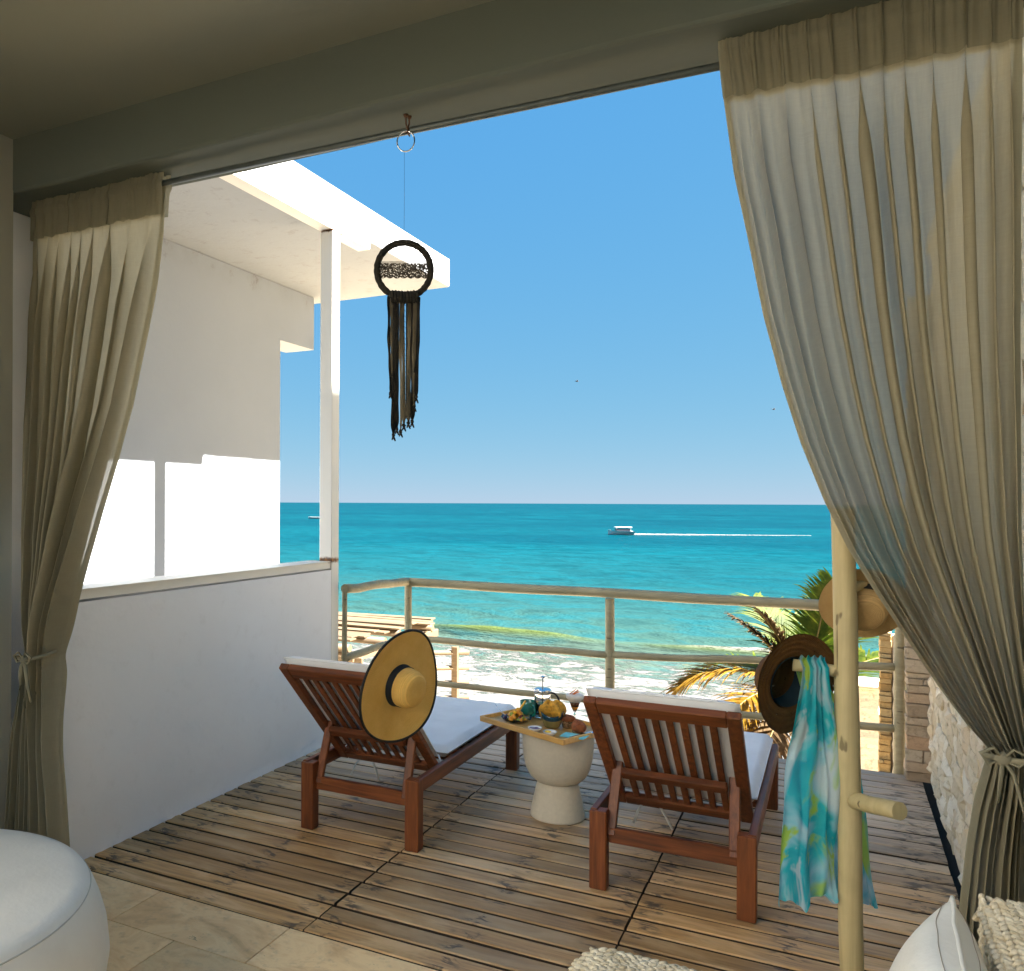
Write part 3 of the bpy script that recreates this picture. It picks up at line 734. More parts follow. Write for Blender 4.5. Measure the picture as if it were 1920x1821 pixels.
rbox('gutter_strip', (0.436, 2.6, -0.06), (0.60, 5.82, -0.03), 'dark_gap')

# stacked ledger pilaster at the wall's seaward end
pl = thing('stone_pilaster', 'narrow pilaster of stacked flat stones at the end of the stone wall', 'pilaster', (0.42, 5.68, 0))
MB().box((0.0, 0.01, 1.35), (0.11, 0.13, 2.7)).build('pilaster_core', 'mortar', pl)
LM = []
for s in range(6):
    rr = random.Random(s + 50); m = MB(); m.box((0, 0, 0), (1, 1, 1), None, 0.05)
    m.v = [(x + rr.uniform(-.03, .03), y + rr.uniform(-.03, .03), z + rr.uniform(-.05, .05)) for x, y, z in m.v]; LM.append(m.mesh('ledger_stone', 'ledger_stone'))
def ledger(parent, x0, x1, yface, z0, z1, mats, rs, hr=(0.03, 0.085), depth=0.10, split=0.25):
    z = z0
    while z < z1:
        h = min(rs.uniform(*hr), z1 - z + 0.02)
        cuts = [x0, x1] if rs.random() > split else [x0, x0 + (x1 - x0) * rs.uniform(.35, .65), x1]
        for a, b in zip(cuts, cuts[1:]):
            o = part('ledger_stone', rs.choice(mats), parent, ((a + b) / 2 + rs.uniform(-.004, .004), yface + depth / 2 + rs.uniform(-.010, .010), z + h / 2), (0, rs.uniform(-.03, .03), rs.uniform(-.06, .06)))
            o.scale = (b - a - 0.004, depth, h - 0.004)
        z += h
ledger(pl, -0.068, 0.068, -0.085, 0.0, 2.7, LM, random.Random(11))

# stone pillar and rough low wall beyond the railing, beside the palm
GM = []
for me in LM:
    c = me.copy(); c.materials.clear(); c.materials.append(MATS['gold_stone']); GM.append(c)
gp = thing('stone_pillar', 'golden stacked stone pillar beyond the railing beside the palm', 'pillar', (0.375, 7.68, -2.9))
MB().box((0.0, 0.02, 1.72), (0.125, 0.14, 3.44)).build('pillar_core', 'mortar', gp)
ledger(gp, -0.072, 0.012, -0.09, 1.9, 3.45, GM, random.Random(5), (0.03, 0.07), 0.10, 0.1)
mb = MB()
def rubble(u, v):
    p = [(0.018, -0.10), (0.09, -0.09), (0.095, 0.1)]; k = min(2, int(round(v * 2))); z = 0 + 3.46 * u
    return Vector((p[k][0] + 0.012 * fnoise(z * 14, v * 7), p[k][1] + 0.012 * fnoise(z * 12, v * 5, 3), z))
mb.grid(rubble, 90, 2, False); mb.build('rubble_side', 'pale_stone', gp)
lw = thing('garden_wall', 'rough pale garden wall stepping down behind the railing', 'wall', (0.27, 9.1, -4.2))
def rub2(u, v):
    p = [(-0.11, 0.3), (-0.10, -0.07), (0.09, -0.08), (0.10, 0.3)]; k = min(3, int(round(v * 3))); z = 4.05 * u
    return Vector((p[k][0] + 0.02 * fnoise(z * 10, v * 7), p[k][1] + 0.02 * fnoise(z * 9, v * 5, 3), z))
mb = MB(); mb.grid(rub2, 90, 3, False); mb.add([(-.11, .3, 4.05), (-.10, -.07, 4.05), (.09, -.08, 4.05), (.10, .3, 4.05)], [(0, 1, 2, 3)]); mb.build('wall_body', 'pale_stone', lw)
MB().box((0, 0.1, 4.07), (0.24, 0.44, 0.04), None, 0.01).build('coping', 'pale_stone', lw)

# --- pole railing along the seaward edge
rl = thing('pole_railing', 'cream painted round pole railing along the seaward edge of the deck', 'railing', (-1.2, 5.75, 0))
RB = Vector((-1.2, 5.75, 0))
def log(name, a, b, r, seed, wob=0.012, n=14, mat='rail_log', parent=rl, base=RB):
    a = Vector(a) - base; b = Vector(b) - base; path = []; rad = []
    for i in range(n + 1):
        t = i / n; p = a.lerp(b, t)
        e = min(1, 6 * t, 6 * (1 - t))
        p += Vector((fnoise(t * 3, seed, 1), fnoise(t * 3, seed, 2), fnoise(t * 3, seed, 3))) * wob * e; path.append(p); rad.append(r * (1 + 0.07 * fnoise(t * 6, seed, 9)))
    return MB().tube(path, rad, 12).build(name, mat, parent)
CX = -2.80; CYc = 5.66; RX = 0.335; RY = 5.80
def rail_pts(z0, z1): return (CX, CYc, z0), (RX, RY, z1)
log('top_rail', (CX - 0.03, CYc, 0.962), (RX, RY, 0.935), 0.033, 1, 0.02, 22)
log('middle_rail', (CX, CYc, 0.545), (-1.34, 5.74, 0.535), 0.024, 2); log('middle_rail', (-1.31, 5.74, 0.54), (RX, RY, 0.60), 0.024, 3)
log('bottom_rail', (CX, CYc, 0.235), (-1.34, 5.74, 0.22), 0.022, 4); log('bottom_rail', (-1.31, 5.74, 0.22), (RX, RY, 0.24), 0.023, 5)
log('side_rail', (CX, CYc, 0.965), (-2.84, 4.80, 0.985), 0.030, 6, 0.018); log('side_rail', (CX, CYc, 0.55), (-2.84, 4.80, 0.53), 0.026, 7); log('side_rail', (CX, CYc, 0.24), (-2.84, 4.80, 0.25), 0.024, 8)
log('railing_post', (CX, CYc, -0.3), (CX, CYc, 0.945), 0.027, 9, 0.004); log('railing_post', (-1.325, 5.74, -0.3), (-1.335, 5.745, 0.915), 0.030, 10, 0.006)
log('railing_post', (RX, RY - 0.01, -0.3), (RX, RY - 0.01, 1.0), 0.030, 11, 0.004); log('railing_post', (-2.848, 4.815, -0.3), (-2.848, 4.815, 0.975), 0.018, 12, 0.003)

# --- rustic plank platform and fence down on the beach
bp = thing('beach_platform', 'sunlit rustic shelter roof of rough planks on logs below the terrace', 'platform', (-10.2, 17.5, land_z(-10.2, 17.5)))
PB = Vector(bp.location)
rs = random.Random(21)
ex = Vector((0.80, 0.60, 0)); ey = Vector((-0.60, 0.80, 0)); O = Vector((-9.9, 15.6, -1.3))
# planks run away to the right; corner nearest the sea at about (-8.5, 19)
for i in range(13):
    a = Vector((-12.6, 15.25 + i * 0.30, -1.30 + rs.uniform(-.03, .03))); b = Vector((-8.45 + rs.uniform(-.25, .12) - 0.035 * abs(i - 12), 15.35 + i * 0.30, -1.32 + rs.uniform(-.04, .04)))
    MB().beam(a - PB, b - PB, 0.27, 0.035, bev=0.006).build('plank', 'pale_timber', bp)
for i in range(4):
    y = 15.2 + i * 1.15; MB().tube([Vector((-12.6, y, -1.46)) - PB, Vector((-8.75 + rs.uniform(-.2, .2), y, -1.47)) - PB], 0.085, 10).build('log_beam', 'pale_timber', bp)
for i in range(3):
    MB().beam(Vector((-12.6, 15.05 + i * .05, -1.66 - i * 0.17)) - PB, Vector((-8.5 - i * .1, 15.1 + i * .05, -1.68 - i * 0.17)) - PB, 0.07, 0.13, bev=0.01).build('side_board', 'pale_timber', bp)
MB().beam(Vector((-8.72, 15.0, -1.62)) - PB, Vector((-8.62, 19.0, -1.62)) - PB, 0.10, 0.18, bev=0.01).build('edge_board', 'pale_timber', bp)
for x, y in ((-8.9, 15.2), (-8.8, 18.6), (-11.8, 15.2), (-11.8, 18.6)):
    MB().tube([Vector((x, y, land_z(x, y) - 0.3)) - PB, Vector((x, y, -1.55)) - PB], 0.09, 10).build('post', 'pale_timber', bp)
bf = thing('beach_fence', 'pale log fence with stacked rails standing on the beach', 'fence', (-8.6, 18.6, land_z(-8.6, 18.6)))
FB = Vector(bf.location)
fx, fy = -8.05, 18.9
for i in range(6):
    z = -2.05 - i * 0.36; MB().tube([Vector((fx - 3.0, fy - 2.2, z + rs.uniform(-.05, .05))) - FB, Vector((fx + 0.26, fy + 0.15, z)) - FB], 0.06, 8).build('rail', 'pale_timber', bf)
for k in (0.0, -1.4, -2.8):
    x = fx + k; y = fy + k * 0.73 - 0.07; MB().beam(Vector((x, y, land_z(x, y) - 0.3)) - FB, Vector((x, y, -1.9)) - FB, 0.15, 0.12, up=(0, 1, 0)).build('fence_post', 'pale_timber', bf)

# ================================================================== THE OBJECTS
# --- curtain rod with its screw hooks
rodt = thing('curtain_rod', 'dark curtain rod running under the beam across the opening', 'rod', (-1.3, 2.56, 2.8))
MB().tube([(-1.80, 0, 0.02), (0.0, 0, 0.0), (1.76, 0, -0.025)], 0.0115, 12).build('rod', 'rod_metal', rodt)
for x in (-1.735, 0.03, 1.70):
    MB().tube([(x, 0, 0.055), (x, 0.0, 0.022), (x + .002, -0.013, 0.008), (x, -0.013, -0.012), (x, 0.004, -0.016)], 0.0028, 6).build('screw_hook', 'rusty_iron', rodt)
    MB().lathe([(0.0, 0.052), (0.009, 0.052), (0.006, 0.040), (0.0, 0.038)], 10, (x, 0, 0)).build('anchor', 'rusty_iron', rodt)

# --- tied-back linen curtains
def curtain(name, label, Lt, Rt, z_tie, folds, seed, side, tie_x, zbot, pull=0.0):
    t = thing(name, label, 'curtain', ((Lt[0][0] + Rt[0][0]) / 2, 2.56, 0))
    ox = t.location.x; NU = folds * 22; ztop = 2.838
    rr = random.Random(seed)
    wts = [rr.uniform(0.6, 1.5) for _ in range(folds)]; tot = sum(wts); ed = [0]
    for w in wts: ed.append(ed[-1] + w / tot)
    amps = [rr.uniform(0.6, 1.35) for _ in range(folds)]; lap = [rr.uniform(0.5, 1.5) for _ in range(folds)]
    def prof(u):
        for k in range(folds):
            if u <= ed[k + 1] or k == folds - 1:
                return k, (u - ed[k]) / (ed[k + 1] - ed[k]), ed[k], ed[k + 1]
    full = abs(Rt[0][0] - Lt[0][0])
    def P(u, z, off=0.0, gather=0.0):
        xl = lerp_tab(Lt, z); xr = lerp_tab(Rt, z); w = xr - xl
        k, f, a, b = prof(u)
        sq = 1 - min(1, w / full)
        # how strongly the folds overlap sideways
        free = (1 - u) if side < 0 else u      # the free edge hangs flatter
        lapk = (0.35 + 0.65 * smooth(2.72, 2.45, z)) * lap[k] * (0.35 + 0.65 * smooth(0.10, 0.26, free)) * (0.18 + 0.82 * smooth(z_tie - 0.30, z_tie, z))
        f2 = f + 0.36 * lapk * sin(2 * pi * f)
        # pull of the tie: folds near the free edge keep their spread longer
        x = xl + w * (a + (b - a) * f2)
        A = amps[k] * (0.004 + 0.026 * smooth(2.76, 2.3, z) + 0.030 * sq * (1 - 0.55 * math.exp(-((z - z_tie) / 0.09) ** 2)) * (0.30 + 0.70 * smooth(z_tie - 0.25, z_tie + 0.1, z)))
        y = A * cos(2 * pi * f + 0.5 * fnoise(z * 1.1, k * 3.3, seed)) + 0.018 * smooth(2.8, 2.4, z) * fnoise(u * 7, z * 0.8, seed + 5) + 0.012 * smooth(2.8, 2.4, z) * fnoise(k * 2.7, z * 1.6, seed) - 0.05 * smooth(1.0, 0.5, z)
        y += -0.05 * math.exp(-((z - z_tie) / 0.25) ** 2) * (1 - (2 * u - 1) ** 2)
        x += 0.004 * fnoise(u * 9, z * 2.3, seed + 9)
        if gather: y += gather * (sin(u * folds * 26 + 3 * fnoise(u * 30, 2)) * 0.6 + fnoise(u * 80, z * 6)); x += gather * .5 * fnoise(u * 60, z * 9, 3)
        pl_ = -pull * smooth(2.2, 1.2, z); x *= 1 + pl_ / 2.55
        return Vector((x - ox, y + off + pl_, z))
    zs = [ztop - 0.03 - (ztop - 0.03 - zbot) * j / 170 for j in range(171)]
    mb = MB(); mb.grid(lambda u, v: P(u, zs[int(round(v * 170))]), NU, 170)
    body = mb.build('cloth', 'linen_sheer', t)
    # heading: a doubled band with the rod pocket, tightly gathered
    hb = [ztop + 0.012 - 0.165 * j / 22 for j in range(23)]
    def H(u, v):
        z = hb[int(round(v * 22))]
        k, f, a, b = prof(u)
        zz = z - (0.012 * fnoise(u * 25, 1, seed) if v > 0.95 else 0) + (0.005 * fnoise(u * 120, 5, seed) if v < 0.05 else 0)
        p = P(u, min(z, ztop - 0.01), -0.020, 0.004 * (1 - 0.55 * v)); p.z = zz
        bulge = math.exp(-((z - 2.803) / 0.02) ** 2) * 0.010
        p.y -= bulge
        return p
    mb = MB(); mb.grid(H, NU * 2, 22); mb.build('heading', 'linen_band', t)
    mb = MB()
    def H2(u, v):
        p = H(u, v); p.y += 0.040 + 2 * math.exp(-((p.z - 2.803) / 0.02) ** 2) * 0.010; return p
    mb.grid(H2, NU, 22); mb.build('heading_back', 'linen_band', t)
    # side hems: folded double strips
    for u0, u1 in ((0.0, 0.018), (0.982, 1.0)):
        mb = MB(); mb.grid(lambda u, v: P(u0 + (u1 - u0) * u, zs[int(round(v * 170))], -0.004), 3, 170); mb.build('side_hem', 'linen_hem', t)
    # tie: a twisted cloth band, knot and two tails
    xl = lerp_tab(Lt, z_tie) - ox; xr = lerp_tab(Rt, z_tie) - ox; cx = (xl + xr) / 2; hw = (xr - xl) / 2 + 0.006; cx = (cx + ox) * (1 - pull / 2.55) - ox; ty = -0.05 - pull
    ring = []
    for i in range(33):
        a = 2 * pi * i / 32; ring.append((cx + hw * cos(a), ty + 0.075 * sin(a), z_tie + 0.006 * sin(2 * a) + (0.012 * cos(a))))
    MB().tube(ring, 0.0075, 8, cap=False).build('tie_band', 'linen_hem', t)
    kx = cx + tie_x * hw; ky = ty - 0.075 * math.sqrt(max(0, 1 - tie_x ** 2)) - 0.008
    mb = MB(); mb.blob((kx, ky, z_tie), 0.016, None, 10, 7, 0.12, (1.1, 0.9, 1)); 
    for s, L in ((1, 0.05), (-1, 0.045)):
        mb.tube([(kx, ky, z_tie), (kx + s * 0.02, ky - 0.012, z_tie + 0.028), (kx + s * L, ky - 0.010, z_tie + 0.012), (kx + s * 0.03, ky - 0.006, z_tie - 0.012), (kx, ky, z_tie)], 0.0065, 7, flat=0.5)
    mb.build('knot', 'linen_hem', t)
    for s, L in ((1, 0.16), (-0.2, 0.10)):
        MB().tube([(kx, ky, z_tie), (kx + s * 0.02, ky - 0.01, z_tie - 0.03), (kx + s * 0.035, ky - 0.012, z_tie - L * 0.6), (kx + s * 0.05, ky - 0.008, z_tie - L)], [0.007, 0.008, 0.007, 0.004], 7, flat=0.4).build('tie_tail', 'linen_hem', t)
    return t
LL = [(-3.091, 2.839), (-3.129, 2.343), (-3.143, 1.877), (-3.14, 1.41), (-3.115, 1.154), (-3.073, 0.924), (-3.095, 0.829), (-3.13, 0.639), (-3.16, 0.401), (-3.195, 0.111), (-3.20, 0.0)]
LR = [(-2.341, 2.839), (-2.362, 2.627), (-2.403, 2.443), (-2.459, 2.236), (-2.544, 1.941), (-2.631, 1.726), (-2.736, 1.507), (-2.813, 1.327), (-2.875, 1.167), (-2.940, 0.946), (-2.945, 0.92), (-2.931, 0.868), (-2.914, 0.665), (-2.88, 0.398), (-2.85, 0.09), (-2.845, 0.0)]
RL = [(-0.299, 2.839), (-0.284, 2.695), (-0.256, 2.481), (-0.22, 2.297), (-0.179, 2.071), (-0.132, 1.878), (-0.085, 1.717), (-0.027, 1.559), (0.029, 1.433), (0.09, 1.324), (0.162, 1.204), (0.231, 1.089), (0.298, 0.99), (0.335, 0.949), (0.333, 0.916), (0.31, 0.82), (0.294, 0.711), (0.278, 0.562), (0.262, 0.38), (0.25, 0.0)]
RR = [(0.400, 2.839), (0.398, 2.0), (0.403, 1.482), (0.425, 0.959), (0.44, 0.839), (0.445, 0.585), (0.45, 0.0)]
curtain('curtain', 'beige sheer linen curtain tied back against the white parapet side', LL, LR, 0.93, 9, 4, -1, 0.35, 0.075, 0.15)
curtain('curtain', 'wide beige sheer linen curtain tied back over the stone wall side', RL, RR, 0.955, 12, 11, 1, -0.55, 0.03)
hk = thing('tieback_hook', 'small dark hook on the wall behind the tied curtain', 'hook', (-3.10, 2.66, 0.90))
MB().tube([(-0.01, 0.05, 0), (-0.01, -0.02, 0), (-0.01, -0.03, 0.012), (-0.01, -0.02, 0.02)], 0.004, 8).build('hook', 'rusty_iron', hk)

# --- sun loungers
def make_lounger():
    t = thing('sun_lounger', 'x', 'sun lounger', (0, 0, 0), 0, 'teak loungers facing the sea')
    W = 0.31           # half outer width;  y=0 at the back of the rear legs
    for sx in (-1, 1):
        for y in (0.03, 1.345):
            MB().box((sx * (W - 0.034), y, 0.158), (0.068, 0.056, 0.316), None, 0.004).build('leg', 'teak_z', t)
        MB().box((sx * (W - 0.012 - 0.004), 0.70, 0.288), (0.030, 1.37, 0.066), None, 0.004).build('side_rail', 'teak_y', t)
        MB().box((sx * (W - 0.050), 0.06, 0.272), (0.034, 0.115, 0.045), None, 0.003).build('inner_block', 'teak_y', t)
        # prop strut from the backrest down to the notch by the rear leg
        MB().beam((sx * 0.222, 0.135, 0.505), (sx * 0.232, 0.035, 0.215), 0.022, 0.040, up=(1, 0, 0)).build('prop_strut', 'teak_z', t)
    MB().box((0, 0.045, 0.217), (2 * W - 0.136, 0.026, 0.062), None, 0.004).build('stretcher', 'teak_x', t)
    MB().box((0, 1.355, 0.29), (2 * W - 0.136, 0.026, 0.062), None, 0.004).build('end_rail', 'teak_x', t)
    for i in range(9):
        y = 0.46 + i * 0.105; MB().box((0, y, 0.300), (2 * W - 0.066, 0.060, 0.020), None, 0.003).build('seat_slat', 'teak_x', t)
    # backrest: hinge at y=.33 z=.28, top at y=-.22 z=.82
    a = Vector((0, 0.325, 0.27)); b = Vector((0, -0.225, 0.815)); d = (b - a).normalized(); nrm = Vector((0, -d.z, d.y)) * -1   # towards the sitter
    if nrm.y < 0: nrm = -nrm
    L = (b - a).length; bw = 0.2765
    def bp_(x, s, o=0): return a + d * s + Vector((x, 0, 0)) + nrm * o
    for sx in (-1, 1): MB().beam(bp_(sx * (bw - 0.024), 0), bp_(sx * (bw - 0.024), L), 0.048, 0.030, up=nrm).build('back_stile', 'teak_y', t)
    MB().beam(bp_(-bw + .048, L - 0.036), bp_(bw - .048, L - 0.036), 0.072, 0.030, up=nrm).build('back_rail', 'teak_x', t)
    MB().beam(bp_(-bw + .048, 0.03), bp_(bw - .048, 0.03), 0.06, 0.028, up=nrm).build('back_rail', 'teak_x', t)
    ns = 8; inner = 2 * (bw - 0.048)
    for i in range(ns):
        x = -inner / 2 + inner * (i + 1) / (ns + 1); MB().beam(bp_(x, 0.055), bp_(x, L - 0.068), 0.0265, 0.012, up=nrm, bev=0.003).build('back_slat', 'teak_y', t)
    MB().beam(bp_(-0.20, 0.30, -0.032), bp_(0.20, 0.30, -0.032), 0.050, 0.028, up=nrm).build('prop_bar', 'teak_x', t)
    for sx in (-1, 1):
        MB().lathe([(0.0, -0.006), (0.008, -0.006), (0.008, 0.006), (0.0, 0.006)], 10, (sx * 0.24, 0.118, 0.50), Matrix.Rotation(pi / 2, 3, 'Y')).build('bolt', 'rod_metal', t)
    # cushions: back pad and seat pad with soft rounded edges
    def pad(nm, org, ux, uy, un, w, l, th, seed, ridge=0.0):
        mb = MB(); nu, nv = 26, 44
        def shp(u, v, top):
            x = (u - .5) * w; y = v * l
            ex = min(u, 1 - u) * w; ey = min(v, 1 - v) * l
            r = 0.028; e = min(ex, ey); k = math.sqrt(max(0.0, 1 - max(0, 1 - e / r) ** 2)) if e < r else 1.0
            wob = 0.004 * fnoise(u * 5, v * 7, seed) + 0.0025 * fnoise(u * 13, v * 16, seed + 3) + ridge * math.exp(-((v - .93) / .012) ** 2)
            h = th / 2 + (th / 2 + wob) * k if top else th / 2 - (th / 2) * k
            return org + ux * x + uy * y + un * h
        mb.grid(lambda u, v: shp(u, v, True), nu, nv); mb.grid(lambda u, v: shp(u, v, False), nu, nv)
        o = mb.build(nm, 'cushion', t)
        pp = []
        for i in range(80):
            s = i / 80 * 4; k = int(s); f = s - k; q = [(f, 0), (1, f), (1 - f, 1), (0, 1 - f)][k]; e = org + ux * ((q[0] - .5) * w * 1.004) + uy * (q[1] * l) + un * (th * 0.5); pp.append(e)
        pp.append(pp[0]); MB().tube(pp, 0.0032, 6, cap=False).build('piping', 'cushion', o)
        return o
    pad('back_cushion', bp_(0, 0.07, 0.0155), Vector((1, 0, 0)), d, nrm, 0.535, L - 0.062, 0.046, 3)
    pad('seat_cushion', Vector((0, 0.385, 0.312)), Vector((1, 0, 0)), Vector((0, 1, 0)), Vector((0, 0, 1)), 0.560, 1.01, 0.056, 8)
    # folded flap over the top of the back cushion and the tie cords
    mb = MB()
    q = bp_(0, L - 0.004, 0.045)
    mb.beam(q + Vector((-0.18, 0, 0)), q + Vector((0.20, 0, 0)), 0.03, 0.010, up=nrm, bev=0.004); mb.build('cushion_flap', 'cushion', t)
    for sx in (-1, 1):
        x = sx * 0.245; MB().tube([(x, 0.36, 0.335), (x + sx * .02, 0.345, 0.31), (x + sx * .012, 0.35, 0.285), (x - sx * .004, 0.33, 0.30), (x + sx * 0.02, 0.335, 0.27)], 0.005, 6, flat=0.5).build('tie_cord', 'cushion', t)
    for x0, x1 in ((-0.10, -0.03), (-0.16, -0.19)):
        MB().tube([(x0, 0.33, 0.275), ((x0 + x1) / 2, 0.29, 0.245), (x1, 0.27, 0.195)], 0.006, 6, flat=0.3).build('cushion_strap', 'piping', t)
    return t
lg = make_lounger(); lg.location = (-1.935, 3.39, 0)
lg['label'] = 'teak sun lounger beside the white parapet with a wide straw hat hung on it'
lg2 = copy_tree(lg); lg2.location = (-0.563, 3.415, 0)
lg2['label'] = 'teak sun lounger standing alone between the tray table and the coat stand'

# --- concrete pedestal table
tb = thing('side_table', 'round off-white concrete goblet table between the loungers', 'table', (-1.215, 4.14, 0))
bowl = [(0.093, 0.172), (0.112, 0.180), (0.135, 0.200), (0.155, 0.235), (0.168, 0.285), (0.174, 0.345), (0.175, 0.425), (0.172, 0.430), (0.0, 0.430)]
MB().lathe(bowl, 56).build('bowl', 'concrete_table', tb)
MB().lathe([(0.0, 0.0), (0.130, 0.0), (0.1345, 0.004), (0.134, 0.012), (0.120, 0.08), (0.107, 0.14), (0.098, 0.173), (0.0, 0.174)], 56).build('foot', 'concrete_table', tb)

# --- breakfast tray and what stands on it
TZ = 0.4305; TA = math.atan2(-0.234, 0.503)
tr = thing('wooden_tray', 'light wood serving tray laid on the goblet table', 'tray', (-1.283, 4.136, TZ), TA)
TW, TD = 0.555, 0.36
MB().box((0, 0, 0.007), (TW - 0.02, TD - 0.02, 0.010), None, 0.002).build('base', 'tray_wood', tr)
for s in (-1, 1):
    MB().box((0, s * (TD / 2 - 0.006), 0.014), (TW, 0.012, 0.027), None, 0.002).build('rim', 'tray_wood', tr)
    MB().box((s * (TW / 2 - 0.006), 0, 0.0145), (0.012, TD - 0.025, 0.027), None, 0.002).build('rim', 'tray_wood', tr)
TT = TZ + 0.0125
# coffee press
cp = thing('coffee_press', 'glass coffee press with chrome lid and dark handle on the tray', 'coffee press', (-1.335, 4.27, TT), 0.5)
MB().lathe([(0.0, 0.004), (0.040, 0.004), (0.042, 0.008), (0.042, 0.135), (0.045, 0.142), (0.043, 0.142), (0.0395, 0.133), (0.0395, 0.010), (0.0, 0.008)], 36).build('beaker', 'clear_glass', cp)
MB().lathe([(0.0, 0.0105), (0.0390, 0.0105), (0.0390, 0.062), (0.0, 0.062)], 32).build('coffee', 'coffee', cp)
lid = MB().lathe([(0.0, 0.152), (0.020, 0.153), (0.040, 0.149), (0.0455, 0.143), (0.0455, 0.134), (0.043, 0.134), (0.043, 0.142), (0.0, 0.144)], 36).build('lid', 'chrome', cp)
MB().tube([(0, 0, 0.064), (0, 0, 0.205)], 0.0022, 8).build('plunger_rod', 'rod_metal', cp)
MB().lathe([(0.0, 0.200), (0.006, 0.202), (0.013, 0.207), (0.013, 0.211), (0.006, 0.215), (0.0, 0.216)], 16).build('knob', 'chrome', cp)
hp = [(0.042, 0, 0.125)] + [(0.046 + 0.040 * sin(a), 0, 0.075 + 0.052 * cos(a)) for a in [pi * i / 14 for i in range(15)]] + [(0.042, 0, 0.024)]
MB().tube(hp, 0.0055, 8).build('handle', 'black_plastic', cp)
for z in (0.018, 0.125): MB().lathe([(0.0425, z), (0.0438, z), (0.0438, z + 0.006), (0.0425, z + 0.006)], 36).build('frame_band', 'rod_metal', cp)
# mug
mg = thing('mug', 'teal green glazed mug on the tray next to the fruit salad', 'mug', (-1.405, 4.245, TT), -0.7)
MB().lathe([(0.0, 0.002), (0.034, 0.002), (0.039, 0.008), (0.0405, 0.03), (0.0405, 0.082), (0.039, 0.084), (0.0372, 0.081), (0.0372, 0.012), (0.0, 0.010)], 36).build('cup', 'green_glaze', mg)
MB().tube([(0.039, 0, 0.068)] + [(0.040 + 0.026 * sin(a), 0, 0.043 + 0.027 * cos(a)) for a in [pi * i / 12 for i in range(1, 12)]] + [(0.039, 0, 0.018)], 0.0055, 8, flat=1.3).build('handle', 'green_glaze', mg)
# fruit salad in a glass dish with a fork
fb = thing('fruit_salad', 'orange and yellow cut fruit heaped in a shallow glass dish on the tray', 'fruit salad', (-1.425, 4.125, TT))
def wavy(q, a, r): return Vector((q.x, q.y, q.z + (0.004 * sin(9 * a) if r > 0.06 else 0)))
MB().lathe([(0.0, 0.002), (0.045, 0.002), (0.062, 0.010), (0.078, 0.022), (0.079, 0.024), (0.061, 0.0135), (0.044, 0.0055), (0.0, 0.0055)], 40, fn=wavy).build('dish', 'clear_glass', fb)
rs = random.Random(5)
for i in range(46):
    f = rs.random() ** 0.6; a = rs.uniform(0, 2 * pi); r = 0.046 * f; h = 0.012 + (1 - f) * 0.052 + rs.uniform(-.004, .006)
    mt = rs.choice(['melon', 'melon', 'mango', 'mango', 'mango', 'grape', 'kiwi', 'melon'])
    MB().blob((0, 0, 0), rs.uniform(0.009, 0.0125), Euler((rs.uniform(0, 3), rs.uniform(0, 3), 0)).to_matrix(), 7, 5, 0.08, (1.25, 0.95, 0.9)).build('fruit_piece', mt, fb, (r * cos(a), r * sin(a), h))
for i in range(5):
    a = 2.2 + i * 0.35; MB().blob((0, 0, 0), 0.010, None, 8, 6).build('fruit_piece', 'plum', fb, (0.058 * cos(a), 0.05 * sin(a), 0.02))
MB().beam((0.012, 0.01, 0.06), (0.038, 0.03, 0.105), 0.012, 0.009, bev=0.003).build('fruit_stick', 'mango', fb)
fk = thing('fork', 'silver fork leaning in the fruit dish', 'fork', (-1.475, 4.11, TT))
MB().tube([(0.0, 0.0, 0.024), (-0.03, 0.01, 0.042), (-0.058, 0.02, 0.062), (-0.066, 0.022, 0.074)], [0.0018, 0.002, 0.003, 0.002], 8, flat=0.5).build('handle', 'chrome', fk)
for i in range(3): MB().tube([(0.0, -0.004 + i * 0.004, 0.024), (0.022, -0.006 + i * 0.006, 0.021)], 0.0011, 5).build('tine', 'chrome', fk)
# bread bowl
bb = thing('bread_bowl', 'olive and navy glazed bowl filled with toasted bread slices', 'bowl', (-1.235, 4.105, TT))
MB().lathe([(0.0, 0.002), (0.034, 0.002), (0.039, 0.008), (0.050, 0.036), (0.0525, 0.044)], 36).build('bowl_body', 'olive_glaze', bb)
def dip(q, a, r): return Vector((q.x, q.y, q.z + (0.010 * cos(2 * a - 0.6) if q.z > 0.05 else 0.004 * cos(2 * a - 0.6))))
MB().lathe([(0.0528, 0.0435), (0.0560, 0.062), (0.0580, 0.072), (0.0562, 0.073), (0.0530, 0.060), (0.046, 0.036), (0.0, 0.012)], 36, fn=dip).build('glazed_rim', 'navy_glaze', bb)
for i, (x, y, rz, ti) in enumerate(((-0.024, -0.020, 0.25, 0.30), (0.020, -0.024, -0.35, 0.22), (0.030, 0.012, 0.7, -0.20), (-0.004, 0.016, 0.1, -0.22), (-0.032, 0.014, 1.0, 0.12))):
    mb = MB()
    def sl(u, v):
        a = 2 * pi * u; r = 0.036 * (1 + 0.08 * sin(3 * a + i)); k = [0, 1, 1.02, 1, 0][min(4, int(round(v * 4)))]; h = [-0.005, -0.0055, 0, 0.0055, 0.005][min(4, int(round(v * 4)))]
        return Vector((r * k * cos(a), h + 0.002 * fnoise(u * 9, v * 5, i), r * 1.25 * k * sin(a)))
    mb.grid(sl, 18, 4); o = mb.build('toast_slice', 'toast', bb, (x, y, 0.078 + 0.006 * (i % 3))); o.rotation_euler = (ti, ti * 0.6, rz)
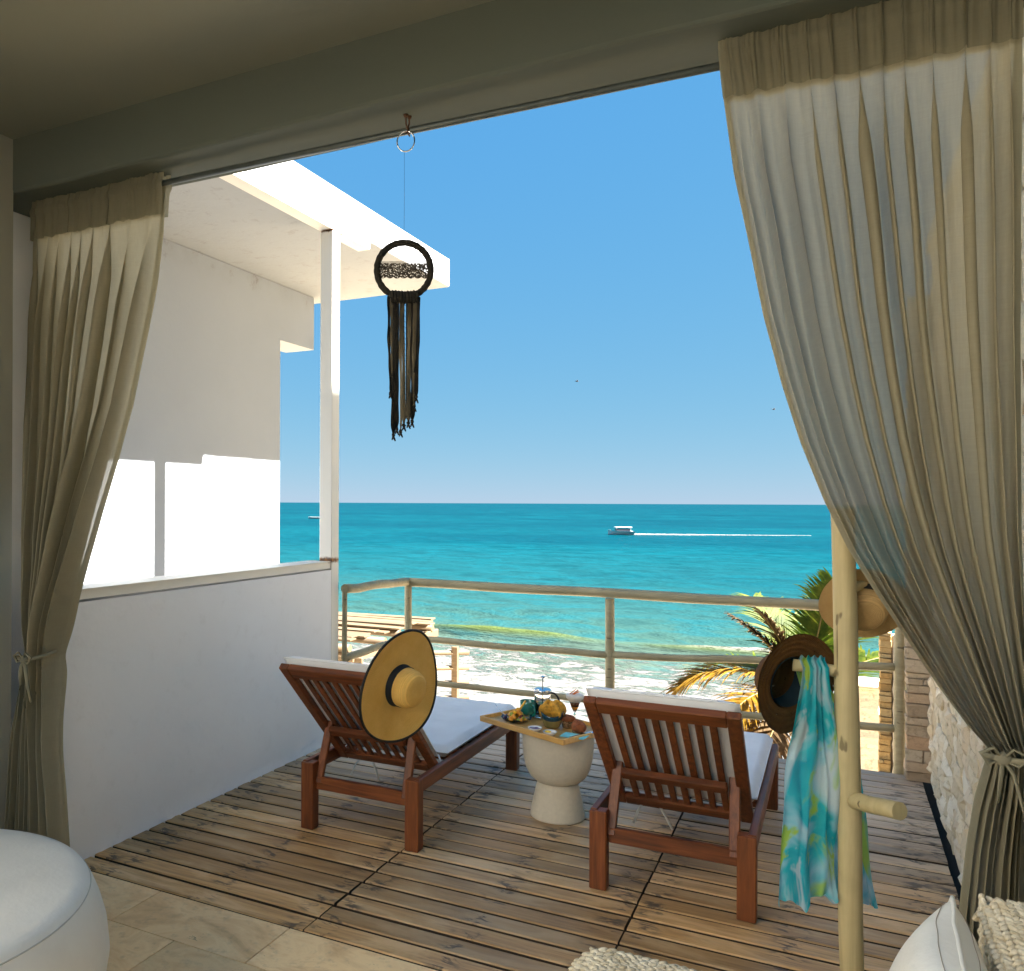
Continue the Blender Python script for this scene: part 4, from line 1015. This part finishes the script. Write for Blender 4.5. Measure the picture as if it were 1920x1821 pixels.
# sauce dishes
for nm, lb, x, y, fillm in (('jam_dish', 'little white dish of purple jam near the tray edge', -1.285, 3.99, 'jam'), ('butter_dish', 'little white dish with yellow butter beside the jam', -1.200, 3.955, 'butter')):
    sdsh = thing(nm, lb, 'dish', (x, y, TT))
    MB().lathe([(0.0, 0.001), (0.018, 0.001), (0.030, 0.012), (0.0345, 0.020), (0.0330, 0.0205), (0.027, 0.012), (0.016, 0.005), (0.0, 0.005)], 30).build('dish', 'white_china', sdsh)
    if fillm == 'jam': MB().lathe([(0.0295, 0.0142), (0.018, 0.016), (0.0, 0.0165)], 24, fn=lambda q, a, r: Vector((q.x, q.y, q.z + 0.001 * sin(5 * a)))).build('filling', 'jam', sdsh)
    else:
        MB().lathe([(0.0295, 0.0135), (0.0, 0.0145)], 24).build('cream_filling', 'cream', sdsh)
        MB().blob((-0.010, 0.004, 0.0165), 0.015, None, 12, 6, 0.06, (1.1, 0.9, 0.35)).build('butter', 'butter', sdsh)
# muffins
def muffin(x, y, rx, ry, lb):
    t = thing('muffin', lb, 'muffin', (x, y, TT + 0.002)); t.rotation_euler = (rx, ry, 0)
    def fl(q, a, r): k = 1 + 0.03 * sin(18 * a); return Vector((q.x * k, q.y * k, q.z))
    MB().lathe([(0.0, 0.0), (0.024, 0.0), (0.033, 0.034), (0.0335, 0.038)], 72, fn=fl).build('paper_case', 'muffin_paper', t)
    MB().lathe([(0.0335, 0.034), (0.0365, 0.040), (0.035, 0.049), (0.026, 0.057), (0.012, 0.061), (0.0, 0.062)], 28, fn=lambda q, a, r: q * (1 + 0.03 * sin(3 * a + 1))).build('muffin_top', 'muffin_top', t)
muffin(-1.165, 4.135, 0.0, 0.0, 'brown muffin standing upright on the tray'); muffin(-1.098, 4.068, 0.55, 0.35, 'brown muffin tipped towards the napkin')
# layered drink
ck = thing('cocktail', 'layered amber and cream drink in a stemmed glass with an orange garnish', 'drink', (-1.165, 4.265, TT))
MB().lathe([(0.0, 0.001), (0.030, 0.001), (0.031, 0.003), (0.006, 0.008), (0.0042, 0.020), (0.0042, 0.046), (0.009, 0.0575), (0.0, 0.058)], 40).build('glass', 'clear_glass', ck)
MB().lathe([(0.0, 0.0582), (0.0095, 0.0585), (0.0195, 0.077), (0.0, 0.077)], 28).build('amber_layer', 'layer_amber', ck)
MB().lathe([(0.0, 0.0772), (0.0196, 0.0772), (0.0258, 0.101), (0.0, 0.101)], 28).build('brown_layer', 'layer_brown', ck)
MB().lathe([(0.0, 0.1012), (0.0259, 0.1012), (0.034, 0.112), (0.044, 0.122), (0.0455, 0.136), (0.042, 0.138), (0.0, 0.138)], 28).build('cream_layer', 'cream', ck)
for k, (dx, a) in enumerate(((-0.012, 1.1), (0.006, 0.5), (0.0, 0.9))):
    MB().beam((dx - 0.012, 0, 0.139), (dx + 0.016, 0.004 * k, 0.139 + 0.016 * a + 0.008), 0.014, 0.004, bev=0.001).build('garnish', 'carrot_orange', ck)
# napkin and cutlery
nk = thing('napkin', 'folded turquoise paper napkin on the tray corner', 'napkin', (-1.095, 3.985, TT + 0.0005), -0.05)
for k in range(3): MB().box((0.004 * k, 0.003 * k, 0.0015 + 0.0025 * k), (0.115, 0.062, 0.0018)).build('fold', 'napkin', nk)
for i, (dx, lb) in enumerate(((0.0, 'shiny table knife lying across the napkin'), (0.020, 'shiny spoon lying on the napkin beside the knife'))):
    kn = thing('knife' if i == 0 else 'spoon', lb, 'cutlery', (-1.065 + dx, 4.0, TT + 0.0105), 1.15)
    if i == 0:
        MB().beam((-0.075, 0, 0), (0.0, 0, 0.0), 0.010, 0.003, bev=0.001).build('handle', 'chrome', kn); MB().beam((0.001, 0, 0), (0.085, 0.003, 0), 0.014, 0.0016, bev=0.0006).build('blade', 'chrome', kn)
    else:
        MB().tube([(-0.06, 0, 0), (0.05, 0, 0.002)], 0.003, 8, flat=0.5).build('handle', 'chrome', kn); MB().blob((0.068, 0, 0.003), 0.022, None, 12, 6, 0, (1, 0.65, 0.22)).build('spoon_bowl', 'chrome', kn)

# --- hats
def frame(n, up=(0, 0, 1)):
    z = Vector(n).normalized(); x = Vector(up).cross(z).normalized(); y = z.cross(x); return Matrix((x, y, z)).transposed()
def hat(name, label, loc, n, R0, rc, hc, mat, trim=None, band='black_ribbon', wave=0.0, dish=0.0, seed=1, roll=0.0, inside=None, oval=1.0):
    t = thing(name, label, 'hat', loc)
    M3 = frame(n) @ Matrix.Rotation(roll, 3, 'Z'); t.rotation_mode = 'QUATERNION'; t.rotation_quaternion = M3.to_quaternion()
    def sh(q, a, r):
        k = max(0, (r - rc) / (R0 - rc)); k = min(k, 1)
        z = q.z + (wave * k * k * cos(2 * a + seed) + 0.35 * wave * k * sin(3 * a + seed * 2)) + dish * k * k
        return Vector((q.x * oval, q.y, z))
    prof = [(R0, 0.0)] + [(R0 - (R0 - rc) * i / 14, 0.0) for i in range(1, 14)] + [(rc + 0.004, 0.001), (rc, 0.006), (rc * 0.985, hc * 0.35), (rc * 0.95, hc * 0.62), (rc * 0.86, hc * 0.84), (rc * 0.68, hc * 0.965), (rc * 0.4, hc), (rc * 0.18, hc * 0.985), (0.004, hc * 0.96), (0.0005, hc * 0.96)]
    inn = [(max(r - 0.002, 0.0003), z - 0.003) for r, z in prof]
    MB().lathe(prof, 72, fn=sh).build('straw_body', mat, t)
    MB().lathe(list(reversed(inn)), 72, fn=sh).build('straw_underside', mat, t)
    if band: MB().lathe([(rc + 0.0062, 0.003), (rc + 0.0030, 0.006), (rc * 0.985 + 0.0030, hc * 0.30), (rc * 0.985, hc * 0.31)], 72, fn=sh).build('hat_band', band, t)
    if inside: MB().lathe([(rc - 0.004, -0.002), (rc * 0.985 - 0.006, hc * 0.35), (rc * 0.95 - 0.007, hc * 0.60)], 60, fn=sh).build('sweat_band', inside, t)
    if trim:
        ring = [sh(Vector((R0 * cos(2 * pi * i / 96), R0 * sin(2 * pi * i / 96), -0.001)), 2 * pi * i / 96, R0) for i in range(97)]; MB().tube(ring, 0.0055, 8, cap=False).build('brim_edge', trim, t)
    return t
Fv = Vector((-0.469, 0.883, 0)); Rv = Vector((0.883, 0.469, 0))
hat('straw_hat', 'wide golden straw hat with black ribbon and black edge hung on the lounger', (-1.592, 3.14, 0.795), -0.66 * Fv + 0.70 * Rv + Vector((0, 0, -0.12)), 0.235, 0.083, 0.10, 'straw_gold', 'black_ribbon', wave=0.015, dish=0.012, seed=2)

# --- log coat stand with pegs, draped scarf and two hats
D = 2.45 / 2.3
def atd(x, y, z): return Vector((x * D, y * D, 1.55 + (z - 1.55) * D))
st = thing('coat_stand', 'pale stripped log coat stand with round pegs on the deck', 'coat stand', (0.052, 2.812, 0))
SB = Vector((0.052, 2.812, 0))
top = Vector((0.018, 2.793, 1.54))
log('pole', (0.052, 2.812, 0.0), top, 0.0325, 31, 0.010, 18, 'painted_log', st, SB)
def onp(z): return SB.lerp(top, z / 1.54)
pe = Vector((0.155, 2.665, 0.728))
def peg(a, b, r, seed): return log('peg', a, b, r, seed, 0.002, 4, 'painted_log', st, SB)
b0 = onp(0.698); peg(b0, pe, 0.0245, 33)
b1 = onp(1.065); p1 = b1 - 0.130 * Rv + 0.050 * Fv + Vector((0, 0, 0.012)); peg(b1, p1, 0.018, 34)
b2 = onp(1.30); p2 = b2 + 0.125 * Rv + 0.08 * Fv + Vector((0, 0, 0.02)); peg(b2, p2, 0.015, 35)
hat('straw_hat', 'dark brown open weave straw hat hanging inside out on the coat stand peg', b1 - 0.130 * Rv + 0.062 * Fv + Vector((0, 0, -0.042)), 0.90 * Fv - 0.36 * Rv + Vector((0, 0, 0.14)), 0.152, 0.080, 0.085, 'straw_brown', None, None, wave=0.010, dish=-0.02, seed=4, inside='hat_lining')
hat('straw_hat', 'light tan straw hat hanging behind the coat stand pole', p2 - 0.03 * Rv - 0.005 * Fv + Vector((0, 0, -0.065)), -0.78 * Fv - 0.34 * Rv + Vector((0, 0, -0.40)), 0.118, 0.066, 0.070, 'straw_tan', None, 'black_ribbon', wave=0.006, dish=0.006, seed=6)
# scarf
sc = thing('scarf', 'aqua and lime tie dyed scarf draped over the coat stand peg', 'scarf', (0.0, 2.8, 0.5))
scb = Vector((0.0, 2.8, 0.5))
def scarf(u, v):
    # v<.5 front fall (towards the room), v>.5 back fall
    s = (0.5 - v) * 2      # 1 bottom front ... 0 peg ... -1 bottom back
    pk = b1.lerp(p1, 0.62) + Vector((0, 0, 0.025))
    a = abs(s)
    drop = 0.70 * a if s > 0 else 0.74 * a
    spread = 0.085 + 0.085 * smooth(0.0, 0.5, a) + 0.02 * a
    if s > 0: ctr = -0.008 - 0.020 * a; spread *= 0.86
    else: ctr = 0.045 * smooth(0, 0.3, a) + 0.100 * a; spread *= 0.85
    x = ctr + (u - 0.5) * spread + 0.012 * fnoise(u * 4, a * 3, 8) * a
    hem = (0.035 * fnoise(u * 3.3, s) + 0.012 * fnoise(u * 11, 4)) * a + 0.03 * (u - 0.5) * (1 if s > 0 else -1) * a
    dep = -0.032 * min(1, a * 26) if s > 0 else 0.050 * min(1, a * 20)
    dep += (0.004 + 0.016 * a) * (0.6 * sin(u * 12 + 2.5 * fnoise(u * 2, a * 2, 1) + (0 if s > 0 else 2)) + 0.5 * sin(u * 23 + 4 * fnoise(u * 3, a * 3, 6))) + 0.010 * fnoise(u * 7, a * 5, 4) * a
    z = pk.z + 0.008 * (1 - a) - drop + hem
    if a < 0.03: z += 0.004 * sin(u * 25)
    return pk + Rv * x + Fv * dep + Vector((0, 0, z - pk.z)) - scb
mb = MB(); mb.grid(scarf, 70, 150); mb.uv = mb.uvs; mb.build('cloth', 'tie_dye', sc)

# --- dream catcher hanging from a ring under the beam
rh_ = thing('ring_hook', 'small wire ring on a screw hook under the beam', 'ring', (-1.275, 2.545, 2.85))
MB().tube([(0, 0, 0.004), (0, 0, -0.03), (0.004, 0, -0.045), (0.010, 0, -0.052), (0.004, 0, -0.060), (-0.006, 0, -0.056)], 0.0026, 8).build('hook', 'rusty_iron', rh_)
MB().lathe([(0.0, -0.001), (0.009, -0.001), (0.007, -0.009), (0.0, -0.011)], 10).build('anchor', 'rusty_iron', rh_)
rg = [(0.030 * cos(a) * 0.95 + 0.0, 0.008 * cos(a), -0.090 + 0.034 * sin(a)) for a in [2 * pi * i / 40 for i in range(41)]]
MB().tube(rg, 0.0024, 8, cap=False).build('ring', 'chrome', rh_)
dc = thing('dream_catcher', 'black wrapped ring dream catcher with lace and dangling cloth strips', 'dream catcher', (-1.283, 2.55, 2.331))
dc.rotation_euler = (0, 0, R(27.98)); dc.scale = (0.79, 0.79, 0.79)
MB().tube([(0, 0, 0.118), (0.001, 0, 0.30), (0, 0, 0.505)], 0.0006, 5).build('thread', 'black_lace', dc)
rr_ = random.Random(2); ring = []; rad = []
for i in range(145):
    a = 2 * pi * i / 144; w = 0.0007 * sin(a * 24) + 0.0016 * fnoise(cos(a) * 9, sin(a) * 9)
    ring.append((0.1165 * cos(a) * 0.985, 0, 0.1165 * sin(a))); rad.append(0.0135 + w + (0.003 if sin(a) < -0.88 else 0))
MB().tube(ring, rad, 12, cap=False).build('wrapped_ring', 'dark_cloth', dc)
mb = MB()
w = 0.104
for z in (0.036, 0.032, 0.010, 0.006): mb.tube([(x * 0.01 * w, 0, z + 0.0015 * fnoise(x * .3, z)) for x in range(-100, 101, 8)], 0.0010, 5)
def lace(u, v):
    x = (2 * u - 1) * w; return Vector((x, 0.001 * fnoise(u * 9, v * 3), 0.030 - v * (0.058 + 0.007 * abs(sin(pi * 7 * u)))))
mb.grid(lace, 84, 8)
for k in (0, 1):
    mb.tube([(((2 * i / 119) - 1) * w, 0, 0.030 - (1 - 0.08 * k) * (0.058 + 0.007 * abs(sin(pi * 7 * i / 119)))) for i in range(120)], 0.0011, 5)
mb.build('lace_band', 'lace', dc)
mb = MB()
for i in range(9):
    x = -0.052 + i * 0.013; rgk = [(x + 0.0045 * sin(2.0), 0.019 * cos(a), -0.1165 + 0.0205 * sin(a) + 0.004 * abs(x / .05)) for a in [2 * pi * q / 14 for q in range(15)]]; mb.tube(rgk, [0.0075 + 0.001 * (i % 2)] * 15, 6, cap=False)
mb.build('hitch_knots', 'dark_cloth', dc)
strips = [(-0.056, 0.40, 0.010, 0), (-0.046, 0.33, 0.008, 1), (-0.036, 0.57, 0.013, 0), (-0.026, 0.545, 0.012, 0), (-0.010, 0.555, 0.010, 1), (-0.002, 0.53, 0.009, 1), (0.012, 0.50, 0.006, 2), (0.022, 0.52, 0.011, 1), (0.034, 0.515, 0.012, 0), (0.044, 0.45, 0.011, 1), (0.056, 0.415, 0.011, 0), (0.050, 0.30, 0.007, 1)]
for i, (x, L, w, mt) in enumerate(strips):
    x = x * 1.12; L = L * 1.04
    def rb(u, v):
        s = v; tw = 1.6 * fnoise(s * 2.5, i * 3.1) ; ww = 2.0 * w * (0.8 + 0.35 * fnoise(s * 5, i)) * (1 - 0.6 * smooth(0.93, 1, s)); o = (u - .5) * ww
        xx = x + 0.011 * fnoise(s * 1.8, i * 1.7, 4) * s + (0.004 * (-0.01 - x) / 0.05) * s
        return Vector((xx + o * cos(tw), o * sin(tw) + 0.004 * fnoise(s * 4, i, 8) + 0.006 * sin(3.0 * (u - .5)), -0.112 - (L - 0.0) * s))
    mb = MB(); mb.grid(rb, 4, 60)
    o = mb.build('cloth_strip', ('dark_cloth', 'brown_cloth', 'black_lace')[mt], dc)
    e = rb(0.5, 1.0)
    if mt != 2:
        m2 = MB(); m2.blob(e + Vector((0, 0, 0.004)), 0.0085, None, 8, 6, 0.2, (0.9, 0.9, 1.1)); m2.tube([e, e + Vector((0.004, 0, -0.012)), e + Vector((0.008, 0, -0.022))], [0.005, 0.006, 0.004], 6, flat=.4); m2.tube([e, e + Vector((-0.004, 0, -0.010)), e + Vector((-0.006, 0, -0.018))], [0.004, 0.005, 0.003], 6, flat=.4)
        m2.build('end_knot', 'dark_cloth', o)
mb = MB()
for k in range(8): mb.tube([(0.0 + rr_.uniform(-.03, .03), 0.003, -0.60), (rr_.uniform(-.03, .03), 0, -0.64), (0.004 + rr_.uniform(-.02, .02), 0, -0.66 - rr_.uniform(0, .03))], 0.0004, 4)
for k in range(40):
    z = -0.13 - k * 0.0118; mb.tube([(0.004 + 0.006 * (-1) ** k, 0.004, z), (0.012 + 0.006 * (-1) ** k, 0.003, z - 0.006), (0.018 + 0.005 * (-1) ** k, 0.004, z - 0.012)], 0.0009, 4)
mb.build('loose_threads', 'black_lace', dc)

# --- leather pouffe
pf = thing('pouffe', 'big round white leather pouffe on the stone floor', 'pouffe', (-2.365, 1.465, 0))
Rp = 0.565
MB().lathe([(0.0, 0.006), (Rp * 0.86, 0.006), (Rp * 0.95, 0.04), (Rp * 1.045, 0.13), (Rp * 1.065, 0.20), (Rp * 1.05, 0.28), (Rp * 1.02, 0.34), (Rp * 0.985, 0.385), (Rp * 0.965, 0.402)], 96, fn=lambda q, a, r: Vector((q.x, q.y, q.z + 0.004 * sin(5 * a) * (1 if 0.1 < q.z < 0.35 else 0)))).build('side', 'leather', pf)
MB().lathe([(Rp * 0.965, 0.403), (Rp * 0.945, 0.420), (Rp * 0.88, 0.436), (Rp * 0.7, 0.449), (Rp * 0.4, 0.455), (0.0, 0.456)], 96).build('top', 'leather', pf)
MB().tube([(Rp * 0.9655 * cos(2 * pi * i / 120), Rp * 0.9655 * sin(2 * pi * i / 120), 0.4025) for i in range(121)], 0.0022, 6, cap=False).build('seam', 'piping', pf)

# --- woven rope armchair with a leather cushion
ac = thing('rope_armchair', 'armchair woven of thick natural rope at the edge of the stone floor', 'armchair', (-0.05, 1.35, 0))
AB = Vector((-0.05, 1.35, 0))
def weave(name, org, ux, uy, un, nu, nv, lu, lv, bend=None):
    """herringbone of fat twisted rope knots over a surface patch"""
    mb = MB(); rr = random.Random(name + str(nu))
    for j in range(nv):
        for i in range(nu):
            u = (i + 0.5) / nu * lu; v = (j + 0.5) / nv * lv
            s = 1 if j % 2 == 0 else -1
            dirv = (ux * 0.82 + uy * 0.57 * s).normalized(); side = un.cross(dirv)
            M = Matrix((dirv, side, un)).transposed()
            c = org + ux * (u + (0.5 if j % 2 else 0) * lu / nu) + uy * v + un * rr.uniform(-.0015, .0015)
            if bend: c = bend(c, u / lu, v / lv)
            mb.blob(c, 1.0, M, 7, 4, 0.07, (lu / nu * 0.72, lv / nv * 0.60, lv / nv * 0.52))
    return tag(mb.build(name, 'rope', ac), kind='stuff')
X = Vector((1, 0, 0)); Y = Vector((0, 1, 0)); Z = Vector((0, 0, 1))
for y0, y1 in ((1.55, 1.765), (0.84, 1.05)):
    MB().box(Vector((-0.10, (y0 + y1) / 2, 0.352)) - AB, (0.70, y1 - y0 - 0.02, 0.565), None, 0.03).build('arm_core', 'rope', ac)
MB().box(Vector((-0.10, 1.30, 0.30)) - AB, (0.70, 0.50, 0.16), None, 0.03).build('seat_base', 'rope', ac)
MB().box(Vector((0.315, 1.33, 0.47)) - AB, (0.17, 0.92, 0.82), None, 0.04).build('back_core', 'rope', ac)
def rnd_arm(c, u, v):
    # round the arm's ends and edges off
    e = max(0, 1 - u / 0.10) ** 2; f = max(0, abs(v - .5) - 0.32) / 0.18
    return c + Vector((0.0, 0, -0.045 * e - 0.035 * f * f)) + X * (0.02 * e * 0)
weave('woven_rope', Vector((-0.475, 1.555, 0.640)) - AB, X, Y, Z, 44, 24, 0.74, 0.225, rnd_arm)
weave('woven_rope', Vector((-0.46, 1.775, 0.03)) - AB, X, Z, Y, 40, 56, 0.72, 0.59)
weave('woven_rope', Vector((-0.458, 1.55, 0.03)) - AB, Y, Z, -X, 13, 56, 0.22, 0.58)
def rnd_back(c, u, v):
    e = max(0, abs(u - .5) - 0.40) / 0.10; f = max(0, abs(v - .5) - 0.30) / 0.20
    return c + Vector((0, 0, -0.04 * e * e - 0.03 * f * f))
weave('woven_rope', Vector((0.215, 0.88, 0.888)) - AB, Y, X, Z, 56, 21, 0.92, 0.20, rnd_back)
weave('woven_rope', Vector((0.226, 0.88, 0.30)) - AB, Y, Z, -X, 54, 58, 0.91, 0.575)
weave('woven_rope', Vector((0.225, 1.795, 0.05)) - AB, X, Z, Y, 12, 84, 0.18, 0.82)
MB().box(Vector((-0.10, 1.30, 0.415)) - AB, (0.66, 0.48, 0.07), None, 0.025).build('seat_pad', 'leather', ac)
for x in (-0.40, 0.38):
    for y in (0.88, 1.73): MB().tube([Vector((x, y, 0.0)) - AB, Vector((x, y, 0.08)) - AB], 0.025, 10).build('leg', 'teak_z', ac)
cu = thing('throw_cushion', 'white leather cushion leaning in the rope armchair', 'cushion', (0.120, 1.482, 0.715))
cu.rotation_mode = 'QUATERNION'
cu.rotation_quaternion = (frame(Vector((-0.95, 0.05, 0.22))) @ Matrix.Rotation(R(3), 3, 'Z')).to_quaternion()
def cush(u, v, s):
    x = 2 * u - 1; y = 2 * v - 1
    pin = 1 - 0.06 * (1 - abs(x)) * abs(y) ** 2 * 0 
    ed = (1 - abs(x) ** 2.6) * (1 - abs(y) ** 2.6)
    cr = 1 - 0.055 * (1 - x * x) * (abs(y) ** 8); cr2 = 1 - 0.055 * (1 - y * y) * (abs(x) ** 8)
    return Vector((x * 0.20 * cr2, y * 0.20 * cr, s * 0.075 * max(0, ed) ** 0.55 + 0.003 * fnoise(x * 3, y * 3, s)))
mb = MB(); mb.grid(lambda u, v: cush(u, v, 1), 40, 40); mb.grid(lambda u, v: cush(u, v, -1), 40, 40); cb = mb.build('cushion_body', 'leather', cu)
pp = []
for i in range(121):
    s = i / 120 * 4; k = min(3, int(s)); f = s - k; q = [(f, 0), (1, f), (1 - f, 1), (0, 1 - f)][k]; pp.append(cush(q[0], q[1], 1))
MB().tube(pp, 0.0035, 6, cap=False).build('piping', 'leather', cu)
for sg in (1, -1): MB().tube([cush(0.5 + (q - .5) * 0.97, 0.975, sg) + Vector((0, 0, 0.0012 * sg)) for q in [i / 40 for i in range(41)]], 0.0006, 5).build('stitching', 'stitch', cu)

# --- coconut palm beyond the railing
pc = Vector((-0.335, 13.41, -1.20)); gz = land_z(-0.6, 13.6)
pt = thing('palm_tree', 'coconut palm with green, yellow and withered fronds beyond the railing', 'palm', (-0.6, 13.6, gz))
PT = Vector((-0.6, 13.6, gz))
tp = []; tr_ = []
for i in range(24):
    f = i / 23; q = Vector((-0.6, 13.6, gz - 0.3)).lerp(pc + Vector((0, 0, -0.1)), f) + Vector((0.12 * sin(f * 3), 0, 0)) * (1 - f); tp.append(q - PT); tr_.append(0.17 - 0.05 * f + 0.008 * (i % 2))
MB().tube(tp, tr_, 12).build('trunk', 'trunk', pt)
def frond(az, el, L, droop, mat, seed, leafl=0.55, dens=46, ragged=0.0, start=0.0):
    rr = random.Random(seed); path = []; p = Vector((0, 0, 0)); n = 26
    h = Vector((cos(az), sin(az), 0)); e = el
    for i in range(n + 1):
        path.append(p.copy()); dirv = h * cos(e) + Vector((0, 0, 1)) * sin(e); p = p + dirv * (L / n); e -= droop / n * (0.4 + 1.2 * i / n)
    base = pc - PT
    crown = MB().tube([base + q for q in path], [0.022 * (1 - 0.85 * i / n) + 0.003 for i in range(n + 1)], 7).build('frond', 'rachis', pt)
    mb = MB()
    for k in range(dens):
        f = 0.16 + 0.84 * (k + 0.5) / dens
        i = min(n - 1, int(f * n)); t = f * n - i; q = path[i].lerp(path[i + 1], t); tg = (path[i + 1] - path[i]).normalized()
        side0 = tg.cross(Vector((0, 0, 1))); side0 = side0.normalized() if side0.length > .05 else Vector((-h.y, h.x, 0)); up = side0.cross(tg)
        for s in (-1, 1):
            if rr.random() < ragged: continue
            ll = leafl * (0.35 + 1.0 * math.sin(pi * min(1, 0.12 + f * 0.86)) ** 0.7) * rr.uniform(0.8, 1.1)
            fw = 0.55 + 0.55 * f; d0 = (side0 * s * 1.0 + tg * fw + up * rr.uniform(-0.05, 0.35)).normalized()
            w = 0.026 * rr.uniform(0.8, 1.25); pts = []
            g = rr.uniform(0.35, 0.8)
            c = base + q; dd = d0.copy(); m = 5
            rows_ = []
            wd = dd.cross(up).normalized() 
            for j in range(m + 1):
                ww = w * (1 - (j / m) ** 1.6) + 0.001; rows_.append((c - wd * ww, c + wd * ww)); c = c + dd * (ll / m); dd = (dd + Vector((0, 0, -1)) * g * (0.10 + 0.10 * j)).normalized()
            vs = [v for pr in rows_ for v in pr]; mb.add(vs, [(2 * j, 2 * j + 1, 2 * j + 3, 2 * j + 2) for j in range(m)], True)
    return tag(mb.build('leaflets', mat, crown), kind='stuff')
lookR = math.atan2(Rv.y, Rv.x)
frond(lookR + 0.4, R(80), 1.75, 0.25, 'frond_green', 1, 0.55, 52)
frond(lookR + 2.95, R(60), 1.55, 0.55, 'frond_dead', 2, 0.34, 90)
frond(lookR + 3.05, R(34), 2.0, 1.5, 'frond_yellow', 3, 0.55, 54)
frond(lookR + 3.9, R(5), 1.7, 1.2, 'frond_dead', 4, 0.5, 44, 0.2)
frond(lookR + 3.3, R(-8), 1.6, 0.9, 'frond_yellow', 5, 0.5, 44, 0.1)
frond(lookR + 0.1, R(40), 2.1, 1.3, 'frond_green', 6, 0.6, 50)
frond(lookR - 0.6, R(20), 2.1, 1.4, 'frond_green', 7, 0.6, 50)
frond(lookR + 0.6, R(65), 2.2, 1.0, 'frond_green', 8, 0.6, 50)
frond(lookR + 4.7, R(15), 1.7, 1.2, 'frond_green', 9, 0.55, 44)
frond(lookR + 2.2, R(30), 2.0, 1.4, 'frond_green', 10, 0.55, 44)
frond(lookR + 0.2, R(-10), 1.7, 1.0, 'frond_green', 12, 0.55, 44)
frond(lookR + 3.6, R(24), 1.8, 1.5, 'frond_yellow', 14, 0.5, 54, 0.2)
frond(lookR + 1.9, R(66), 1.7, 0.7, 'frond_green', 15, 0.55, 50)
frond(lookR + 3.4, R(-30), 1.5, 0.6, 'frond_dead', 16, 0.5, 44, 0.25)
frond(lookR + 3.15, R(68), 1.45, 0.35, 'frond_dead', 17, 0.26, 80, 0.1)

# --- motor boat with its wake, a far boat, two birds
bt = thing('motor_boat', 'white motor boat with flat canopy crossing the bay', 'boat', (-48.9, 223.0, SEA), math.atan2(-Rv.y, -Rv.x))
def hull(u, v):
    x = -3.3 + 6.8 * u; k = 1 - max(0, (u - 0.55) / 0.45) ** 2; w = 1.15 * k; a = -1 + 2 * v
    z = -0.2 + 1.15 * (abs(a) ** 0.7) + 0.35 * u * u * abs(a); return Vector((x, w * a, z))
mb = MB(); mb.grid(hull, 18, 10); mb.build('hull', 'boat_white', bt)
mb = MB(); mb.grid(lambda u, v: Vector((-3.2 + 6.5 * u, (2 * v - 1) * 1.1 * (1 - max(0, (u - .55) / .45) ** 2), 0.92 + .25 * u * u)), 14, 4); mb.build('deck', 'boat_white', bt)
MB().box((-0.3, 0, 1.25), (3.6, 1.7, 0.75), None, 0.1).build('cabin', 'boat_dark', bt)
MB().box((-0.4, 0, 1.98), (4.3, 1.9, 0.16), None, 0.05).build('canopy', 'boat_white', bt)
for x in (-2.2, 1.4):
    for y in (-.8, .8): MB().tube([(x, y, 0.9), (x, y, 1.95)], 0.04, 6).build('canopy_post', 'boat_white', bt)
mb = MB()
for k in range(120):
    f = k / 119; x = -2.6 - 46 * f; w = 0.45 + 0.8 * f
    th = 0.30 * (1 - f) ** 1.5 + 0.05
    w *= (1 - 0.75 * smooth(0.2, 0.6, f)) * (0.7 + 0.6 * abs(fnoise(f * 40, 3)))
    mb.blob((x, 1.2 * fnoise(f * 6, 2) * f, 0.02), 1.0, None, 7, 4, 0.2, (0.55, w, th))
wk = mb.build('boat_wake', 'foam_white', None); wk.location = bt.location; wk.rotation_euler = bt.rotation_euler; tag(wk, 'white foam wake trailing behind the motor boat', None, None, 'stuff')
b3 = thing('small_boat', 'tiny distant open boat on the water beside the steel post', 'boat', (-225.8, 352.6, SEA), math.atan2(-Rv.y, -Rv.x))
mb = MB(); mb.grid(lambda u, v: hull(u, v) * 0.9, 14, 8); mb.build('hull', 'boat_white', b3)
for nm, lb, p in (('bird', 'tiny dark bird flying high above the sea', (1081, 715)), ('bird', 'tiny dark bird gliding close to the sheer curtain', (1450, 766))):
    q = Vector((0, 0, 1.55)) + (Fv + Rv * ((p[0] - 720) / 1594) - Vector((0, 0, 1)) * ((p[1] - 944) / 1594)) * 70
    bd = thing(nm, lb, 'bird', q, 0.5)
    MB().blob((0, 0, 0), 0.06, None, 8, 5, 0, (2.2, 0.8, 0.7)).build('body', 'bird_dark', bd)
    for s in (-1, 1): MB().add([(0.05, 0, 0.02), (-0.05, 0, 0.02), (-0.08, s * 0.22, 0.09), (0.0, s * 0.24, 0.09), (-0.12, s * 0.42, 0.03)], [(0, 1, 2, 3), (3, 2, 4)]).build('wing', 'bird_dark', bd)
